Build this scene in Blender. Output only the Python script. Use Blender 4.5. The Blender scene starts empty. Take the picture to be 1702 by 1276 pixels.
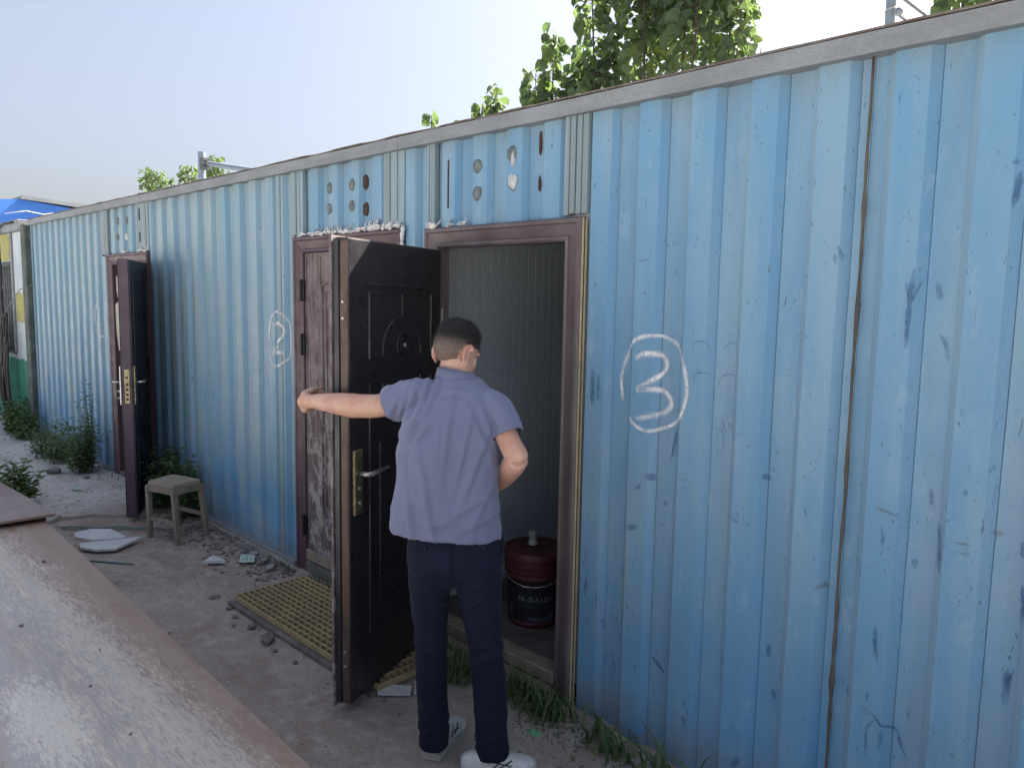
import bpy, bmesh, math, random
import numpy as np
from mathutils import Vector, Matrix, noise

# ------------------------------------------------------------------ camera, sky, sun, exposure
scene = bpy.context.scene
COL = scene.collection
EYE = Vector((0.0, -2.42, 1.72058))
YAW, PITCH, ROLL = math.radians(-44.79434), math.radians(-6.37507), math.radians(1.04667)
fw = Vector((math.sin(YAW)*math.cos(PITCH), math.cos(YAW)*math.cos(PITCH), math.sin(PITCH)))
r0 = Vector((math.cos(YAW), -math.sin(YAW), 0.0)); u0 = r0.cross(fw)
rt = math.cos(ROLL)*r0 + math.sin(ROLL)*u0; up = -math.sin(ROLL)*r0 + math.cos(ROLL)*u0
cam = bpy.data.cameras.new('camera'); camo = bpy.data.objects.new('camera', cam); COL.objects.link(camo)
cam.sensor_width = 36.0; cam.lens = 36.0*1271.83/1702.0; cam.clip_start = 0.05; cam.clip_end = 2000
camo.matrix_world = Matrix(((rt.x, up.x, -fw.x, EYE.x), (rt.y, up.y, -fw.y, EYE.y), (rt.z, up.z, -fw.z, EYE.z), (0, 0, 0, 1)))
scene.camera = camo

SUN_EL = math.radians(45.6); SUN_AZ = math.radians(8)      # azimuth from +Y (behind the cabin) towards +X
world = bpy.data.worlds.new('World'); scene.world = world; world.use_nodes = True
wn = world.node_tree; wn.nodes.clear()
sky = wn.nodes.new('ShaderNodeTexSky'); sky.sky_type = 'NISHITA'; sky.sun_disc = False
sky.sun_elevation = SUN_EL; sky.sun_rotation = SUN_AZ
sky.air_density = 0.8; sky.dust_density = 6.2; sky.ozone_density = 4.0; sky.altitude = 50
bg = wn.nodes.new('ShaderNodeBackground'); bg.inputs['Strength'].default_value = 0.05
wo = wn.nodes.new('ShaderNodeOutputWorld')
veil = wn.nodes.new('ShaderNodeMix'); veil.data_type = 'RGBA'; veil.blend_type = 'ADD'; veil.inputs[0].default_value = 1.0      # even milky haze over the whole sky
veil.inputs[7].default_value = (1.46, 1.38, 1.26, 1.0)
wn.links.new(sky.outputs[0], veil.inputs[6]); wn.links.new(veil.outputs[2], bg.inputs[0]); wn.links.new(bg.outputs[0], wo.inputs[0])
sl = bpy.data.lights.new('sun', 'SUN'); sl.energy = 5.0; sl.angle = math.radians(0.6); sl.color = (1.0, 0.94, 0.84)
so = bpy.data.objects.new('sun', sl); COL.objects.link(so)
sdir = Vector((math.sin(SUN_AZ)*math.cos(SUN_EL), math.cos(SUN_AZ)*math.cos(SUN_EL), math.sin(SUN_EL)))
so.rotation_euler = (-sdir).to_track_quat('-Z', 'Y').to_euler(); so.location = (0, 20, 20)
vs = scene.view_settings
vs.view_transform = 'Standard'; vs.look = 'None'; vs.exposure = 2.0; vs.gamma = 1.0; vs.use_curve_mapping = False

# ------------------------------------------------------------------ helpers
rnd = random.Random(7)
def V3(*a): return Vector(a)
def smooth(a, b, x):
    t = max(0.0, min(1.0, (x-a)/(b-a))); return t*t*(3-2*t)
def wl(o):
    p = Vector(o.location)
    while o.parent: o = o.parent; p = p + Vector(o.location)
    return p
def tag(o, label=None, cat=None, group=None, kind=None):
    if label: o['label'] = label
    if cat: o['category'] = cat
    if group: o['group'] = group
    if kind: o['kind'] = kind
    return o
def empty(name, loc, label, cat, group=None):
    o = bpy.data.objects.new(name, None); COL.objects.link(o); o.location = loc; o.empty_display_size = 0.1
    return tag(o, label, cat, group)
def link(name, me, mat, parent=None, sm=False):
    if mat is not None and len(me.materials) == 0: me.materials.append(mat)
    if sm: me.shade_smooth()
    o = bpy.data.objects.new(name, me); COL.objects.link(o)
    if parent is not None:
        o.parent = parent; o.location = -wl(parent)
    return o
def mk(name, V, F, mat, parent=None, sm=False):
    me = bpy.data.meshes.new(name); me.from_pydata([tuple(v) for v in V], [], F); me.update()
    return link(name, me, mat, parent, sm)
def fin(name, bm, mat, parent=None, sm=False):
    bmesh.ops.recalc_face_normals(bm, faces=bm.faces)
    me = bpy.data.meshes.new(name); bm.to_mesh(me); bm.free()
    return link(name, me, mat, parent, sm)
def auto(o, ang=35):
    me = o.data; me.shade_smooth()
    try: me.set_sharp_from_angle(angle=math.radians(ang))
    except Exception: pass
    return o
def box(bm, x0, x1, y0, y1, z0, z1, bev=0.0, M=None):
    vs_ = [bm.verts.new((x, y, z)) for x in (x0, x1) for y in (y0, y1) for z in (z0, z1)]
    q = [(0,1,3,2), (4,6,7,5), (0,4,5,1), (2,3,7,6), (0,2,6,4), (1,5,7,3)]
    fs = [bm.faces.new([vs_[i] for i in f]) for f in q]
    if bev > 0:
        es = list({e for f in fs for e in f.edges})
        g = bmesh.ops.bevel(bm, geom=es, offset=bev, segments=1, affect='EDGES', profile=0.5)
        vs_ = list({v for f in g['faces'] for v in f.verts} | {v for v in vs_ if v.is_valid})
    if M is not None:
        for v in vs_: v.co = M @ v.co
    return vs_
def boxo(name, x0, x1, y0, y1, z0, z1, mat, parent=None, bev=0.0):
    bm = bmesh.new(); box(bm, x0, x1, y0, y1, z0, z1, bev); return fin(name, bm, mat, parent)
def frame_of(t, ref=None):
    t = t.normalized()
    r = ref if ref is not None else (V3(0, 0, 1) if abs(t.z) < 0.9 else V3(1, 0, 0))
    a = t.cross(r).normalized(); b = a.cross(t).normalized()
    return a, b
def tube(bm, pts, rad, seg=8, cap=True, ref=None, closed=False):
    """swept tube; rad: number, list of numbers or list of (ra, rb) along (side, ref) axes"""
    pts = [Vector(p) for p in pts]; n = len(pts); rings = []
    for i, p in enumerate(pts):
        if closed: t = pts[(i+1) % n]-pts[i-1]
        else: t = pts[min(i+1, n-1)]-pts[max(i-1, 0)]
        a, b = frame_of(t, ref)
        r = rad[i] if isinstance(rad, (list, tuple)) and len(rad) == n and not isinstance(rad, float) else rad
        ra, rb = r if isinstance(r, (list, tuple)) else (r, r)
        rings.append([bm.verts.new(p + a*(ra*math.cos(2*math.pi*k/seg)) + b*(rb*math.sin(2*math.pi*k/seg))) for k in range(seg)])
    m = n if closed else n-1
    for i in range(m):
        A, B = rings[i], rings[(i+1) % n]
        for k in range(seg): bm.faces.new((A[k], A[(k+1) % seg], B[(k+1) % seg], B[k]))
    if cap and not closed:
        bm.faces.new(rings[0][::-1]); bm.faces.new(rings[-1])
def ellipsoid(bm, c, r, M=None, u=16, v=10):
    c = Vector(c); rows = []
    def put(p):
        p = Vector(p)
        if M is not None: p = M @ p
        return bm.verts.new(c + p)
    top = put((0, 0, r[2])); bot = put((0, 0, -r[2]))
    for j in range(1, v):
        th = math.pi*j/v
        rows.append([put((r[0]*math.sin(th)*math.cos(2*math.pi*i/u), r[1]*math.sin(th)*math.sin(2*math.pi*i/u), r[2]*math.cos(th))) for i in range(u)])
    for i in range(u):
        bm.faces.new((top, rows[0][i], rows[0][(i+1) % u])); bm.faces.new((bot, rows[-1][(i+1) % u], rows[-1][i]))
        for j in range(len(rows)-1): bm.faces.new((rows[j][i], rows[j+1][i], rows[j+1][(i+1) % u], rows[j][(i+1) % u]))
def lathe(bm, prof, c, seg=32):
    c = Vector(c); rings = []
    if abs(c.y-.40) < .1 and c.x < -2.5: prof = [(r*BK, z*BK) for r, z in prof]
    for r, z in prof:
        rings.append([bm.verts.new(c + V3(r*math.cos(2*math.pi*k/seg), r*math.sin(2*math.pi*k/seg), z)) for k in range(seg)])
    for A, B in zip(rings, rings[1:]):
        for k in range(seg): bm.faces.new((A[k], A[(k+1) % seg], B[(k+1) % seg], B[k]))
    bm.faces.new(rings[0][::-1]); bm.faces.new(rings[-1])
def prism(bm, poly, z0, z1, jit=0.0):
    a = [bm.verts.new((p[0], p[1], z0)) for p in poly]; b = [bm.verts.new((p[0]+rnd.uniform(-jit, jit), p[1]+rnd.uniform(-jit, jit), z1)) for p in poly]
    n = len(poly); bm.faces.new(a[::-1]); bm.faces.new(b)
    for i in range(n): bm.faces.new((a[i], a[(i+1) % n], b[(i+1) % n], b[i]))
def rock(bm, c, s, r):
    bmr = bmesh.ops.create_icosphere(bm, subdivisions=1, radius=1.0)
    sc = V3(s*r.uniform(.7, 1.3), s*r.uniform(.6, 1.1), s*r.uniform(.22, .6)); R = Matrix.Rotation(r.uniform(0, 6.28), 3, 'Z')
    for v in bmr['verts']:
        k = r.uniform(.55, 1.25); v.co = Vector(c) + R @ V3(v.co.x*sc.x*k, v.co.y*sc.y*k, v.co.z*sc.z*k)

# ------------------------------------------------------------------ materials
class NT:
    def __init__(s, name):
        s.m = bpy.data.materials.new(name); s.m.use_nodes = True; s.t = s.m.node_tree; s.t.nodes.clear()
        s.out = s.t.nodes.new('ShaderNodeOutputMaterial')
        s.pos = s.n('ShaderNodeNewGeometry').outputs['Position']
    def n(s, typ, **kw):
        nd = s.t.nodes.new(typ)
        ins = kw.pop('ins', {})
        for k, v in kw.items(): setattr(nd, k, v)
        for k, v in ins.items(): s.put(nd.inputs[k], v)
        return nd
    def put(s, sock, v):
        if isinstance(v, bpy.types.NodeSocket): s.t.links.new(v, sock)
        elif isinstance(v, (tuple, list)) and sock.type == 'RGBA' and len(v) == 3: sock.default_value = (*v, 1)
        else: sock.default_value = v
    def noise(s, scale=5.0, detail=4.0, rough=0.55, stretch=None, vec=None, dist=0.0):
        v = vec if vec is not None else s.pos
        if stretch is not None: v = s.n('ShaderNodeVectorMath', operation='MULTIPLY', ins={0: v, 1: stretch}).outputs[0]
        return s.n('ShaderNodeTexNoise', ins={'Vector': v, 'Scale': scale, 'Detail': detail, 'Roughness': rough, 'Distortion': dist}).outputs['Fac']
    def ramp(s, fac, a, b, lo=0.0, hi=1.0):
        return s.n('ShaderNodeMapRange', interpolation_type='SMOOTHSTEP', ins={'Value': fac, 'From Min': a, 'From Max': b, 'To Min': lo, 'To Max': hi}).outputs[0]
    def mix(s, fac, a, b, mode='MIX'):
        nd = s.n('ShaderNodeMix', data_type='RGBA', blend_type=mode)
        s.put(nd.inputs[0], fac); s.put(nd.inputs[6], a); s.put(nd.inputs[7], b); return nd.outputs[2]
    def math(s, op, a, b=0.0, clamp=False):
        return s.n('ShaderNodeMath', operation=op, use_clamp=clamp, ins={0: a, 1: b}).outputs[0]
    def xyz(s):
        nd = s.n('ShaderNodeSeparateXYZ', ins={0: s.pos}); return nd.outputs
    def bsdf(s, col, rough=0.6, metal=0.0, bump=None, bstr=0.3, bdist=0.01, spec=0.5, **ex):
        p = s.n('ShaderNodeBsdfPrincipled'); s.put(p.inputs['Base Color'], col); s.put(p.inputs['Roughness'], rough)
        s.put(p.inputs['Metallic'], metal); s.put(p.inputs['Specular IOR Level'], spec)
        for k, v in ex.items(): s.put(p.inputs[k.replace('_', ' ')], v)
        if bump is not None:
            b = s.n('ShaderNodeBump', ins={'Height': bump, 'Strength': bstr, 'Distance': bdist}); s.t.links.new(b.outputs[0], p.inputs['Normal'])
        s.t.links.new(p.outputs[0], s.out.inputs[0]); return s.m

def plain(name, col, col2=None, rough=0.6, metal=0.0, scale=6.0, bscale=80.0, bstr=0.15, stretch=None, spec=0.5, lo=.35, hi=.65, rvar=.12):
    t = NT(name); col2 = col2 or tuple(c*0.7 for c in col)
    f = t.ramp(t.noise(scale, 6, .6, stretch), lo, hi)
    c = t.mix(f, col, col2)
    fine = t.noise(bscale, 3, .6, stretch)
    c = t.mix(t.ramp(fine, .3, .7, 0, .35), c, tuple(x*.6 for x in col2))
    r = t.ramp(t.noise(scale*2.3, 4), .3, .7, rough-rvar, min(1, rough+rvar))
    return t.bsdf(c, r, metal, fine, bstr, .004, spec)

def wall_mat():
    t = NT('faded_blue_paint'); x, y, z = t.xyz()
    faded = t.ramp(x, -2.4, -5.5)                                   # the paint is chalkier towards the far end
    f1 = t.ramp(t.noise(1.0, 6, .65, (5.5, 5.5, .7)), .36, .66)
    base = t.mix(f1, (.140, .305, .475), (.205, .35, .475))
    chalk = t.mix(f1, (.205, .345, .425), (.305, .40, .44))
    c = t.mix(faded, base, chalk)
    low = t.math('MULTIPLY', t.ramp(z, 1.5, .2), t.ramp(t.noise(2.2, 6, .65, (1, 1, .8)), .42, .62))
    c = t.mix(t.math('MULTIPLY', low, .75), c, (.115, .305, .52))
    # rain streaks, olive
    st = t.math('MULTIPLY', t.ramp(t.noise(1.0, 3, .6, (26, 26, .25)), .6, .74), t.ramp(t.noise(1.5, 3, .5, (3, 3, .8)), .4, .6))
    c = t.mix(t.math('MULTIPLY', st, .6), c, (.25, .28, .22))
    # side shading painted in: right-facing folds deeper blue, left-facing folds lighter
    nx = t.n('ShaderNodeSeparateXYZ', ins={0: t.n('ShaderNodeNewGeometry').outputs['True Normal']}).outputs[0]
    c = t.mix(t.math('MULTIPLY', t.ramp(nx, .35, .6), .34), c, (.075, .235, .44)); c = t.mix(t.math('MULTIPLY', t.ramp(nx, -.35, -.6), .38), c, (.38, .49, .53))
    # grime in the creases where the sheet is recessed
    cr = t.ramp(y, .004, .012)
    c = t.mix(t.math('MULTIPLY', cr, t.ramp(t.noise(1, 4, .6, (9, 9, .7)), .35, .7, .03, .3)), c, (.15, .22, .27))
    # scuffs and scratches, denser lower down
    sc = t.ramp(t.noise(1.0, 5, .75, (30, 30, 11), dist=.6), .615, .65)
    ms = t.math('MULTIPLY', t.ramp(t.noise(1.3, 3, .5), .47, .6), t.ramp(z, 2.2, .9))
    c = t.mix(t.math('MULTIPLY', t.math('MULTIPLY', sc, ms), .8), c, (.06, .17, .33))
    dr = t.ramp(t.noise(1.0, 4, .65, (24, 24, 3.2), dist=.5), .655, .69); c = t.mix(t.math('MULTIPLY', t.math('MULTIPLY', dr, ms), .75), c, (.075, .20, .38))
    sc2 = t.ramp(t.noise(1.0, 2, .5, (70, 70, 22), dist=2.0), .70, .72)
    c = t.mix(t.math('MULTIPLY', sc2, .8), c, (.05, .075, .10))
    pale = t.ramp(t.noise(1.0, 6, .7, (14, 14, 5), dist=.3), .60, .68)
    c = t.mix(t.math('MULTIPLY', pale, .17), c, (.44, .54, .60))
    # sooty band and rust freckles under the trim and above the doors
    top = t.math('MULTIPLY', t.ramp(z, 2.30, 2.47), t.ramp(t.noise(1, 4, .6, (9, 9, 2)), .3, .65))
    c = t.mix(t.math('MULTIPLY', top, .5), c, (.20, .25, .28))
    foot = t.math('MULTIPLY', t.ramp(z, .22, .02), t.ramp(t.noise(5, 5, .65), .3, .65))
    c = t.mix(t.math('MULTIPLY', foot, .6), c, (.22, .23, .22))
    rust = t.ramp(t.noise(1, 6, .7, (11, 11, 4)), .70, .74)
    c = t.mix(t.math('MULTIPLY', rust, .8), c, (.17, .075, .03))
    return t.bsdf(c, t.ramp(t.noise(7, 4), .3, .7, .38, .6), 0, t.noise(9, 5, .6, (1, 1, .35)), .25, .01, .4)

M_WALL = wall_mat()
M_TRIM = plain('weathered_grey_trim', (.27, .29, .31), (.20, .215, .225), .55, .0, 3, 60, .12, (1, 1, 3))
M_TRIMEDGE = plain('rusted_roof_edge', (.21, .20, .19), (.13, .10, .085), .8, 0, 14, 90, .3)
M_FRAME = plain('maroon_door_frame', (.085, .043, .064), (.115, .075, .088), .42, 0, 7, 90, .12, (1, 1, .35))
M_FRAME3 = plain('grey_brown_door_frame', (.105, .078, .086), (.155, .125, .132), .45, 0, 6, 90, .12, (1, 1, .4))
M_LEAF3 = plain('dark_navy_door_paint', (.027, .025, .030), (.038, .035, .039), .36, 0, 4, 120, .06, (1, 1, .25))
M_EDGE3 = plain('worn_brown_door_edge', (.115, .066, .046), (.07, .047, .042), .5, 0, 9, 110, .2, (1, 1, .2))
M_LEAF1 = plain('purple_door_paint', (.070, .040, .070), (.10, .066, .094), .4, 0, 5, 90, .1, (1, 1, .3))
M_LEAF1D = plain('dark_purple_door_face', (.018, .016, .026), (.03, .026, .038), .42, 0, 5, 90, .1, (1, 1, .3))
def weather_door():
    t = NT('weathered_wood_film'); x, y, z = t.xyz()
    g = t.noise(1, 7, .72, (34, 34, 3.2), dist=.4)
    c = t.mix(t.ramp(g, .35, .65), (.075, .048, .052), (.21, .17, .17))
    p = t.ramp(t.noise(1, 6, .7, (12, 12, 9)), .47, .56)
    pz = t.ramp(z, 1.5, .5, .25, 1)
    c = t.mix(t.math('MULTIPLY', p, pz), c, (.33, .30, .29))
    d = t.ramp(t.noise(1, 4, .7, (60, 60, 40)), .58, .66)
    c = t.mix(t.math('MULTIPLY', d, .6), c, (.045, .035, .04))
    return t.bsdf(c, .75, 0, t.math('ADD', g, t.math('MULTIPLY', p, .6)), .5, .006)
M_LEAF2 = weather_door()
M_FOAM = plain('white_sealant_foam', (.80, .80, .78), (.66, .66, .66), .85, 0, 20, 200, .4)
M_METAL = plain('dull_steel', (.30, .30, .31), (.20, .20, .20), .45, .6, 15, 120, .1)
M_BRASS = plain('tarnished_brass', (.42, .36, .22), (.26, .22, .14), .35, .75, 20, 150, .08)
M_SILVER = plain('bright_steel', (.62, .60, .57), (.50, .48, .44), .3, .7, 20, 150, .05)
M_BLACK = plain('black_plastic', (.012, .013, .016), (.02, .021, .024), .4, 0, 20, 150, .1)
M_INNER = plain('pale_panel_wall', (.54, .61, .68), (.47, .535, .60), .5, 0, 1.2, 40, .05)
M_IFLOOR = plain('dusty_inner_floor', (.17, .15, .14), (.11, .10, .095), .8, 0, 5, 60, .2)
M_STRIP = plain('yellowed_sealing_strip', (.55, .50, .30), (.40, .37, .24), .7, 0, 18, 120, .1)
M_SPOT = plain('dried_glue', (.20, .23, .24), (.12, .14, .15), .7, 0, 40, 160, .5)
M_SPOTW = plain('white_glue', (.60, .62, .64), (.48, .50, .52), .6, 0, 40, 160, .3)
M_RUST = plain('rust', (.085, .045, .034), (.05, .03, .026), .9, 0, 30, 150, .4)
M_SEAM = plain('dark_seam_sealant', (.075, .062, .052), (.12, .095, .07), .8, 0, 12, 90, .4, (1, 1, .3))
M_STRIPW = plain('streaked_trim_strip', (.28, .39, .445), (.215, .28, .30), .6, 0, 1.0, 60, .1, (30, 30, .8))

def spray(nm='white_spray_paint', colr=(.80, .83, .85, 1), soft=.05):
    t = NT(nm)
    uv = t.n('ShaderNodeUVMap').outputs[0]
    s = t.n('ShaderNodeSeparateXYZ', ins={0: uv}).outputs
    e = t.math('ABSOLUTE', t.math('SUBTRACT', s[1], .5))
    a = t.ramp(e, .49, soft)
    a = t.math('MULTIPLY', a, t.ramp(t.noise(45, 4, .7), .30, .60, .45, 1.0))
    a = t.math('MULTIPLY', a, s[0])                                 # u holds the paint density along the stroke
    p = t.n('ShaderNodeBsdfPrincipled', ins={'Base Color': colr, 'Roughness': .6})
    tr = t.n('ShaderNodeBsdfTransparent'); mx = t.n('ShaderNodeMixShader', ins={0: a})
    t.t.links.new(tr.outputs[0], mx.inputs[1]); t.t.links.new(p.outputs[0], mx.inputs[2]); t.t.links.new(mx.outputs[0], t.out.inputs[0])
    return t.m
M_SPRAY = spray(); M_MARK = spray('dark_blue_scuff', (.055, .15, .31, 1), .25); M_RMARK = spray('rusty_scratch', (.20, .15, .07, 1), .2)

def ground_mat():
    t = NT('packed_dirt'); x, y, z = t.xyz()
    n1 = t.noise(1.1, 8, .62); n2 = t.noise(11, 8, .7); n3 = t.noise(90, 4, .7)
    c = t.mix(t.ramp(n1, .38, .62), (.325, .268, .225), (.40, .348, .305))
    c = t.mix(t.ramp(n2, .42, .7), c, (.46, .425, .395))
    c = t.mix(t.ramp(n3, .45, .75, 0, .6), c, (.17, .145, .13))
    bounce_yard = t.math('MULTIPLY', t.ramp(y, -3.1, -3.6), 1.0)
    damp = t.ramp(t.noise(.8, 4, .6, (1, 2.5, 1)), .50, .66)
    c = t.mix(t.math('MULTIPLY', damp, .5), c, (.215, .165, .135))
    sp = t.n('ShaderNodeTexVoronoi', ins={'Vector': t.pos, 'Scale': 42.0}).outputs['Distance']
    c = t.mix(t.ramp(sp, .13, .07, 0, .55), c, (.36, .34, .32))
    far = t.ramp(x, -9.5, -14)
    c = t.mix(t.math('MULTIPLY', far, .7), c, (.34, .32, .31)); c = t.mix(bounce_yard, c, t.mix(t.ramp(n2, .4, .65), (.54, .53, .50), (.46, .45, .43)))   # added pale concrete, unseen behind the camera, bounces sunlight onto the wall
    h = t.math('ADD', t.math('MULTIPLY', n2, .7), t.math('MULTIPLY', n3, .35))
    return t.bsdf(c, .95, 0, h, .8, .02, .25)
M_GROUND = ground_mat()
def conc_mat():
    t = NT('rough_pale_concrete')
    n1 = t.noise(2.0, 8, .65); n2 = t.noise(16, 7, .7); n3 = t.noise(120, 3, .6)
    c = t.mix(t.ramp(n1, .35, .65), (.56, .54, .51), (.67, .655, .63))
    c = t.mix(t.ramp(n2, .46, .66), c, (.38, .36, .34))
    c = t.mix(t.ramp(n3, .5, .8, 0, .5), c, (.34, .33, .315)); c = t.mix(t.math('MULTIPLY', t.ramp(t.math('ADD', t.xyz()[0], t.math('MULTIPLY', n1, .9)), -6.35, -5.75), .85), c, (.33, .28, .25))
    return t.bsdf(c, .9, 0, t.math('ADD', n2, t.math('MULTIPLY', n3, .3)), .6, .015, .3)
M_CONC = conc_mat()
def plate_mat():
    t = NT('dusty_steel_plate'); x, y, z = t.xyz()
    st = (1.0, 1.0, 1.0)
    # streaks run along the plate
    vm = t.n('ShaderNodeMapping', ins={'Vector': t.pos, 'Rotation': (0, 0, math.radians(8)), 'Scale': (.8, 4.2, 1)}).outputs[0]
    n1 = t.noise(1.3, 7, .65, vec=vm, dist=.4); n2 = t.noise(5.5, 7, .7, vec=vm, dist=.8); n3 = t.noise(13, 8, .78, vec=vm); n4 = t.noise(85, 4, .7)
    ye = t.math('ADD', y, t.math('MULTIPLY', t.math('SUBTRACT', n1, .5), .55))
    c = t.mix(t.ramp(n1, .40, .62), (.365, .335, .315), (.405, .385, .385))
    c = t.mix(t.ramp(ye, -1.62, -1.36), c, t.mix(t.ramp(n2, .35, .65), (.31, .215, .165), (.375, .28, .23)))
    c = t.mix(t.ramp(n2, .50, .70, 0, .7), c, (.28, .20, .15))
    band = t.math('MULTIPLY', t.ramp(t.math('ABSOLUTE', t.math('ADD', y, 1.60)), .36, .04), t.ramp(x, -1.5, -3.2, 1, .75))
    du = t.math('MULTIPLY', t.ramp(t.math('ADD', t.math('MULTIPLY', n3, .55), t.math('MULTIPLY', n2, .45)), .46, .58), band)
    c = t.mix(t.math('MULTIPLY', du, .85), c, (.60, .565, .49))
    wh = t.math('MULTIPLY', t.ramp(t.math('ADD', t.math('MULTIPLY', n3, .5), t.math('MULTIPLY', n1, .5)), .56, .62), t.ramp(y, -1.25, -1.55))
    c = t.mix(t.math('MULTIPLY', wh, .9), c, (.66, .63, .57))
    n5 = t.noise(24, 9, .8, vec=vm, dist=.6)
    px = t.math('DIVIDE', t.math('ADD', x, 2.78), .42); py = t.math('DIVIDE', t.math('ADD', y, 1.79), .12)
    rr = t.math('ADD', t.math('ADD', t.math('MULTIPLY', px, px), t.math('MULTIPLY', py, py)), t.math('MULTIPLY', t.math('SUBTRACT', n5, .5), 7.0))
    c = t.mix(t.ramp(rr, .75, .45, 0, .7), c, (.68, .65, .57))                     # caked white patch
    bx_ = t.math('ABSOLUTE', t.math('ADD', y, t.math('ADD', 1.47, t.math('MULTIPLY', x, -.012))))
    bb = t.math('ADD', t.math('DIVIDE', bx_, .16), t.math('MULTIPLY', t.math('SUBTRACT', n5, .5), 6.5))
    c = t.mix(t.ramp(bb, .6, .25, 0, .6), c, (.62, .58, .50))                      # long dusty scrape
    c = t.mix(t.ramp(n4, .55, .8, 0, .35), c, (.17, .13, .115))
    rg = t.math('ADD', t.ramp(n2, .35, .7, .28, .44), t.math('MULTIPLY', du, .3), clamp=True)
    return t.bsdf(c, rg, .35, t.math('ADD', n4, t.math('MULTIPLY', du, .7)), .35, .006, .5)
M_PLATE = plate_mat()
M_PLATE2 = plain('rusty_plate', (.25, .17, .15), (.33, .26, .245), .42, .3, 3, 70, .2)
M_BEAM = plain('red_oxide_beam', (.11, .045, .040), (.075, .036, .03), .75, 0, 9, 80, .2)
M_WOOD = plain('grey_weathered_wood', (.31, .26, .20), (.22, .18, .14), .8, 0, 1.0, 60, .35, (18, 18, 5))
M_WOODT = plain('worn_stool_top', (.42, .36, .28), (.29, .245, .19), .75, 0, 9, 80, .3)
M_GRATE = plain('yellow_fibreglass', (.47, .37, .19), (.36, .29, .165), .65, 0, 8, 90, .2)
M_TILE = plain('white_stone_tile', (.70, .72, .73), (.60, .62, .64), .45, 0, 5, 60, .08)
M_STONE = plain('grey_rubble', (.22, .205, .19), (.13, .12, .112), .9, 0, 14, 70, .5)
M_STONEP = plain('pale_rubble', (.36, .34, .32), (.24, .225, .21), .9, 0, 14, 70, .5)
M_RED = plain('dark_red_plastic', (.115, .022, .028), (.075, .018, .022), .55, 0, 12, 120, .08)
M_BUCKET = plain('black_blue_label', (.014, .016, .027), (.022, .024, .036), .5, 0, 12, 120, .05)
M_PRINT = plain('pale_print', (.30, .32, .38), (.20, .22, .28), .5, 0, 30, 150, .0)
M_PRINTD = plain('dim_print', (.09, .10, .14), (.06, .07, .10), .5, 0, 30, 150, .0)
M_SPOUT = plain('cloudy_plastic', (.40, .46, .44), (.32, .38, .37), .3, 0, 20, 120, .05)
M_BLUE = plain('bright_blue_sheet', (.045, .17, .60), (.055, .20, .62), .45, 0, 2, 60, .05)
M_CABLE = plain('black_rubber', (.016, .016, .018), (.028, .027, .027), .55, 0, 20, 120, .1)
M_WHITEC = plain('white_cable', (.75, .77, .80), (.66, .68, .71), .5, 0, 20, 120, .05)
M_POLE = plain('grey_blue_pole', (.24, .29, .34), (.20, .245, .29), .5, 0, 6, 90, .05)
M_YEL = plain('yellow_paint', (.50, .46, .14), (.40, .38, .16), .8, 0, 16, 90, .2)
M_GREENCARD = plain('green_print', (.10, .34, .16), (.16, .42, .24), .5, 0, 40, 120, .0)
M_CARD = plain('leaflet_paper', (.62, .74, .68), (.55, .68, .62), .5, 0, 40, 120, .0)
M_GREENW = plain('green_wrapper', (.09, .42, .16), (.30, .58, .36), .4, 0, 60, 150, .1)
M_TEAL = plain('teal_strip', (.13, .24, .25), (.09, .17, .18), .6, 0, 20, 120, .1)
M_POST = plain('mossy_grey_post', (.13, .15, .145), (.075, .095, .085), .8, 0, 7, 60, .3)
M_SKIN = None
def skin():
    t = NT('skin'); n = t.noise(9, 5, .6); n2 = t.noise(260, 3, .6)
    c = t.mix(t.ramp(n, .35, .65), (.63, .41, .31), (.54, .30, .22)); c = t.mix(t.ramp(t.noise(45, 5, .65), .45, .75, 0, .35), c, (.47, .24, .18))
    return t.bsdf(c, .5, 0, n2, .12, .002, .4, Subsurface_Weight=.12, Subsurface_Radius=(.012, .005, .003), Subsurface_Scale=.6)
M_SKIN = skin()
def cloth(name, a, b, weave=420.0, sheen=.25, rough=.85):
    t = NT(name); tc = t.n('ShaderNodeTexCoord').outputs['Object']
    n = t.noise(6, 4, .6, vec=tc); n2 = t.noise(weave, 2, .6, vec=tc); n3 = t.noise(28, 4, .6, (1, 1, .4), vec=tc)
    c = t.mix(t.ramp(n, .3, .7), a, b)
    c = t.mix(t.ramp(n2, .35, .65, 0, .22), c, tuple(x*.5 for x in a))
    return t.bsdf(c, rough, 0, t.math('ADD', t.math('MULTIPLY', n2, .25), n3), .35, .004, .25, Sheen_Weight=sheen, Sheen_Roughness=.5)
M_SHIRT = cloth('grey_violet_polo', (.160, .180, .292), (.18, .20, .315))
M_TROUS = cloth('navy_trousers', (.0055, .0085, .026), (.0075, .011, .031), 500, .03)
M_SHOE = plain('white_shoe_leather', (.66, .67, .65), (.56, .57, .56), .5, 0, 14, 150, .1)
M_SOLE = plain('off_white_rubber', (.60, .59, .55), (.46, .45, .42), .6, 0, 14, 150, .1)
def hairm():
    t = NT('short_black_hair'); g = t.n('ShaderNodeVertexColor', layer_name='fade').outputs[0]
    f = t.n('ShaderNodeSeparateColor', ins={0: g}).outputs[0]
    c = t.mix(f, (.20, .150, .125), (.010, .0095, .0105))
    n = t.noise(300, 3, .7)
    c = t.mix(t.ramp(n, .4, .65, 0, .55), c, (.02, .018, .018))
    return t.bsdf(c, .55, 0, n, .5, .003, .35)
M_HAIR = hairm()
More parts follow.
